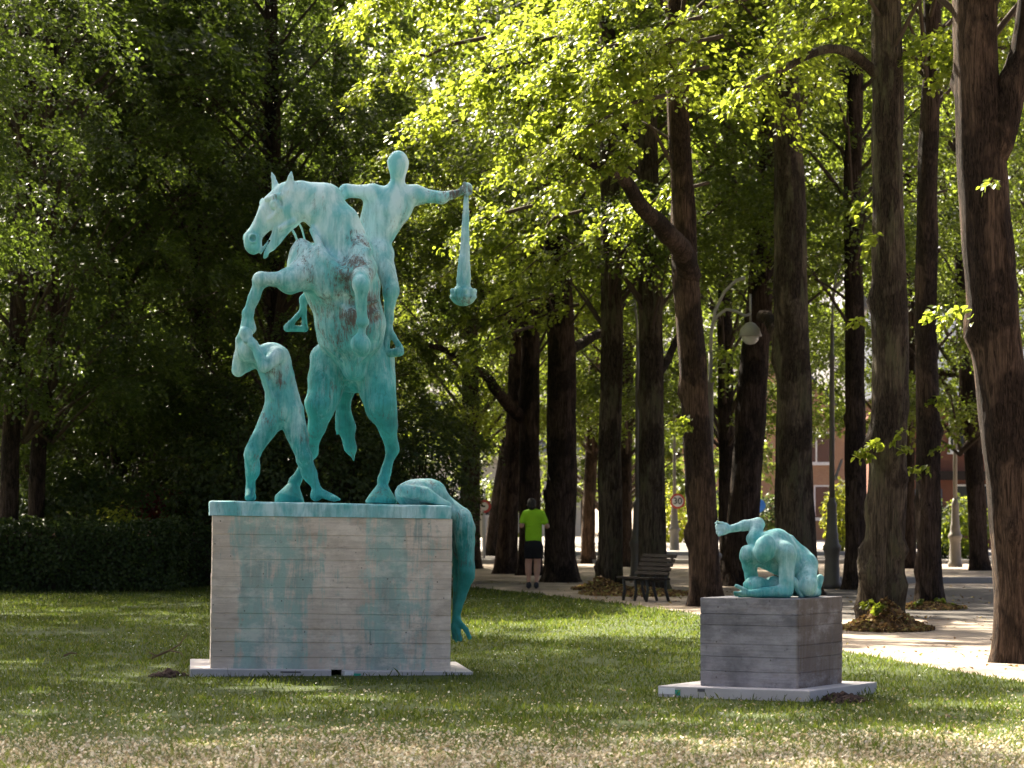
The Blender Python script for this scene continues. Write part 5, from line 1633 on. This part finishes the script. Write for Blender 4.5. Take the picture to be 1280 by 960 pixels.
def window(root, x, z, w, h, y=-0.02):
    f = MB().box(x - w / 2, x + w / 2, y - 0.05, y, z, z + 0.06).box(x - w / 2, x + w / 2, y - 0.05, y, z + h - 0.06, z + h).box(x - w / 2, x - w / 2 + 0.06, y - 0.05, y, z + 0.06, z + h - 0.06).box(x + w / 2 - 0.06, x + w / 2, y - 0.05, y, z + 0.06, z + h - 0.06).box(x - 0.03, x + 0.03, y - 0.045, y, z + 0.06, z + h - 0.06).build('window', M_TRIM, root)
    MB().box(x - w / 2 + 0.06, x - 0.03, y - 0.02, y - 0.005, z + 0.06, z + h - 0.06).build('pane', M_GLASS, f)
    MB().box(x + 0.03, x + w / 2 - 0.06, y - 0.02, y - 0.005, z + 0.06, z + h - 0.06).build('pane', M_GLASS, f)
    MB().box(x - w / 2 - 0.05, x + w / 2 + 0.05, y - 0.12, y, z - 0.07, z - 0.005).build('sill', M_TRIM, f)
def house(name, label, cx, D, W, dep, H, roofh, wall, roof, wins, gable_front=False, rz=0.0):
    r = empty(name, (cx, D, 0), rz, label, 'house')
    if gable_front:
        MB().prism([(-W / 2, 0), (W / 2, 0), (W / 2, H), (0, H + roofh), (-W / 2, H)], 0, dep).build('wall', wall, r)
        rf = MB()
        for s in (-1, 1):
            rf.add([(s * (W / 2 + 0.3), -0.3, H - 0.35 * roofh / (W / 2) ), (0, -0.3, H + roofh + 0.03), (0, dep + 0.3, H + roofh + 0.03), (s * (W / 2 + 0.3), dep + 0.3, H - 0.35 * roofh / (W / 2)),
                    (s * (W / 2 + 0.3), -0.3, H - 0.35 * roofh / (W / 2) + 0.14), (0, -0.3, H + roofh + 0.19), (0, dep + 0.3, H + roofh + 0.19), (s * (W / 2 + 0.3), dep + 0.3, H - 0.35 * roofh / (W / 2) + 0.14)],
                   [(0, 1, 2, 3), (4, 5, 6, 7), (0, 1, 5, 4), (2, 3, 7, 6), (0, 3, 7, 4)])
        rf.build('roof', roof, r)
    else:
        MB().box(-W / 2, W / 2, 0, dep, 0, H).build('wall', wall, r)
        M = Matrix.Identity(4)
        ro = MB().add([(-W / 2 - .3, -0.4, H), (W / 2 + .3, -0.4, H), (W / 2 + .3, dep + 0.4, H), (-W / 2 - .3, dep + 0.4, H), (-W / 2 - .3, dep / 2, H + roofh), (W / 2 + .3, dep / 2, H + roofh)],
                      [(0, 1, 2, 3), (0, 1, 5, 4), (2, 3, 4, 5), (0, 3, 4), (1, 2, 5)]).build('roof', roof, r)
        MB().box(-W / 2 - .32, W / 2 + .32, -0.55, -0.41, H - 0.16, H + 0.02).build('gutter', M_TRIM, ro)
    for w in wins: window(r, *w)
    dx = -W * 0.3
    d = MB().box(dx - 0.5, dx + 0.5, -0.06, -0.004, 0, 2.15).build('door', M_SLATE, r)
    MB().box(dx + 0.32, dx + 0.40, -0.11, -0.065, 1.0, 1.06).build('handle', M_GALV, d)
    return r
house('brick_house', 'orange brick house with a steep gable, seen between dark trunks', gx(972, 126), 126, 7.0, 9, 4.6, 3.6, M_BRICK_O, M_SLATE, [(2.2, 1.0, 1.4, 1.4), (1.6, 3.3, 1.3, 1.3)], True)
tr = house('timber_house', 'red-brown timber clad house with slate roof and pale windows', gx(1230, 103), 103, 6.4, 8, 5.3, 3.2, M_TIMBER, M_SLATE, [(-0.6, 3.4, 1.2, 1.5), (1.2, 3.4, 1.2, 1.5), (-0.2, 0.9, 1.6, 1.4)])
MB().box(-3.2, 3.2, -0.5, -0.02, 2.45, 2.75).build('cornice', M_SLAT, tr)
house('brick_house', 'pinkish brick house half hidden behind the hedge shrubs', gx(170, 112), 112, 6.5, 8, 3.4, 2.6, M_BRICK_P, M_SLATE, [(-0.2, 1.0, 1.4, 1.3), (1.8, 1.0, 1.2, 1.3)])
house('white_house', 'white rendered house glimpsed between the twin bare trunks', gx(30, 120), 120, 5.5, 8, 5.2, 2.6, M_RENDER, M_SLATE, [(-1.4, 1.0, 1.3, 1.4), (0.2, 1.0, 1.3, 1.4), (1.6, 3.2, 1.2, 1.3)])
house('white_house', 'long white rendered house at the street end beyond the red rimmed sign', gx(612, 150), 150, 9.0, 8, 4.0, 2.8, M_RENDER, M_SLATE, [(-2.6, 1.0, 1.4, 1.4), (0.2, 1.0, 1.4, 1.4), (2.6, 1.0, 1.4, 1.4)])
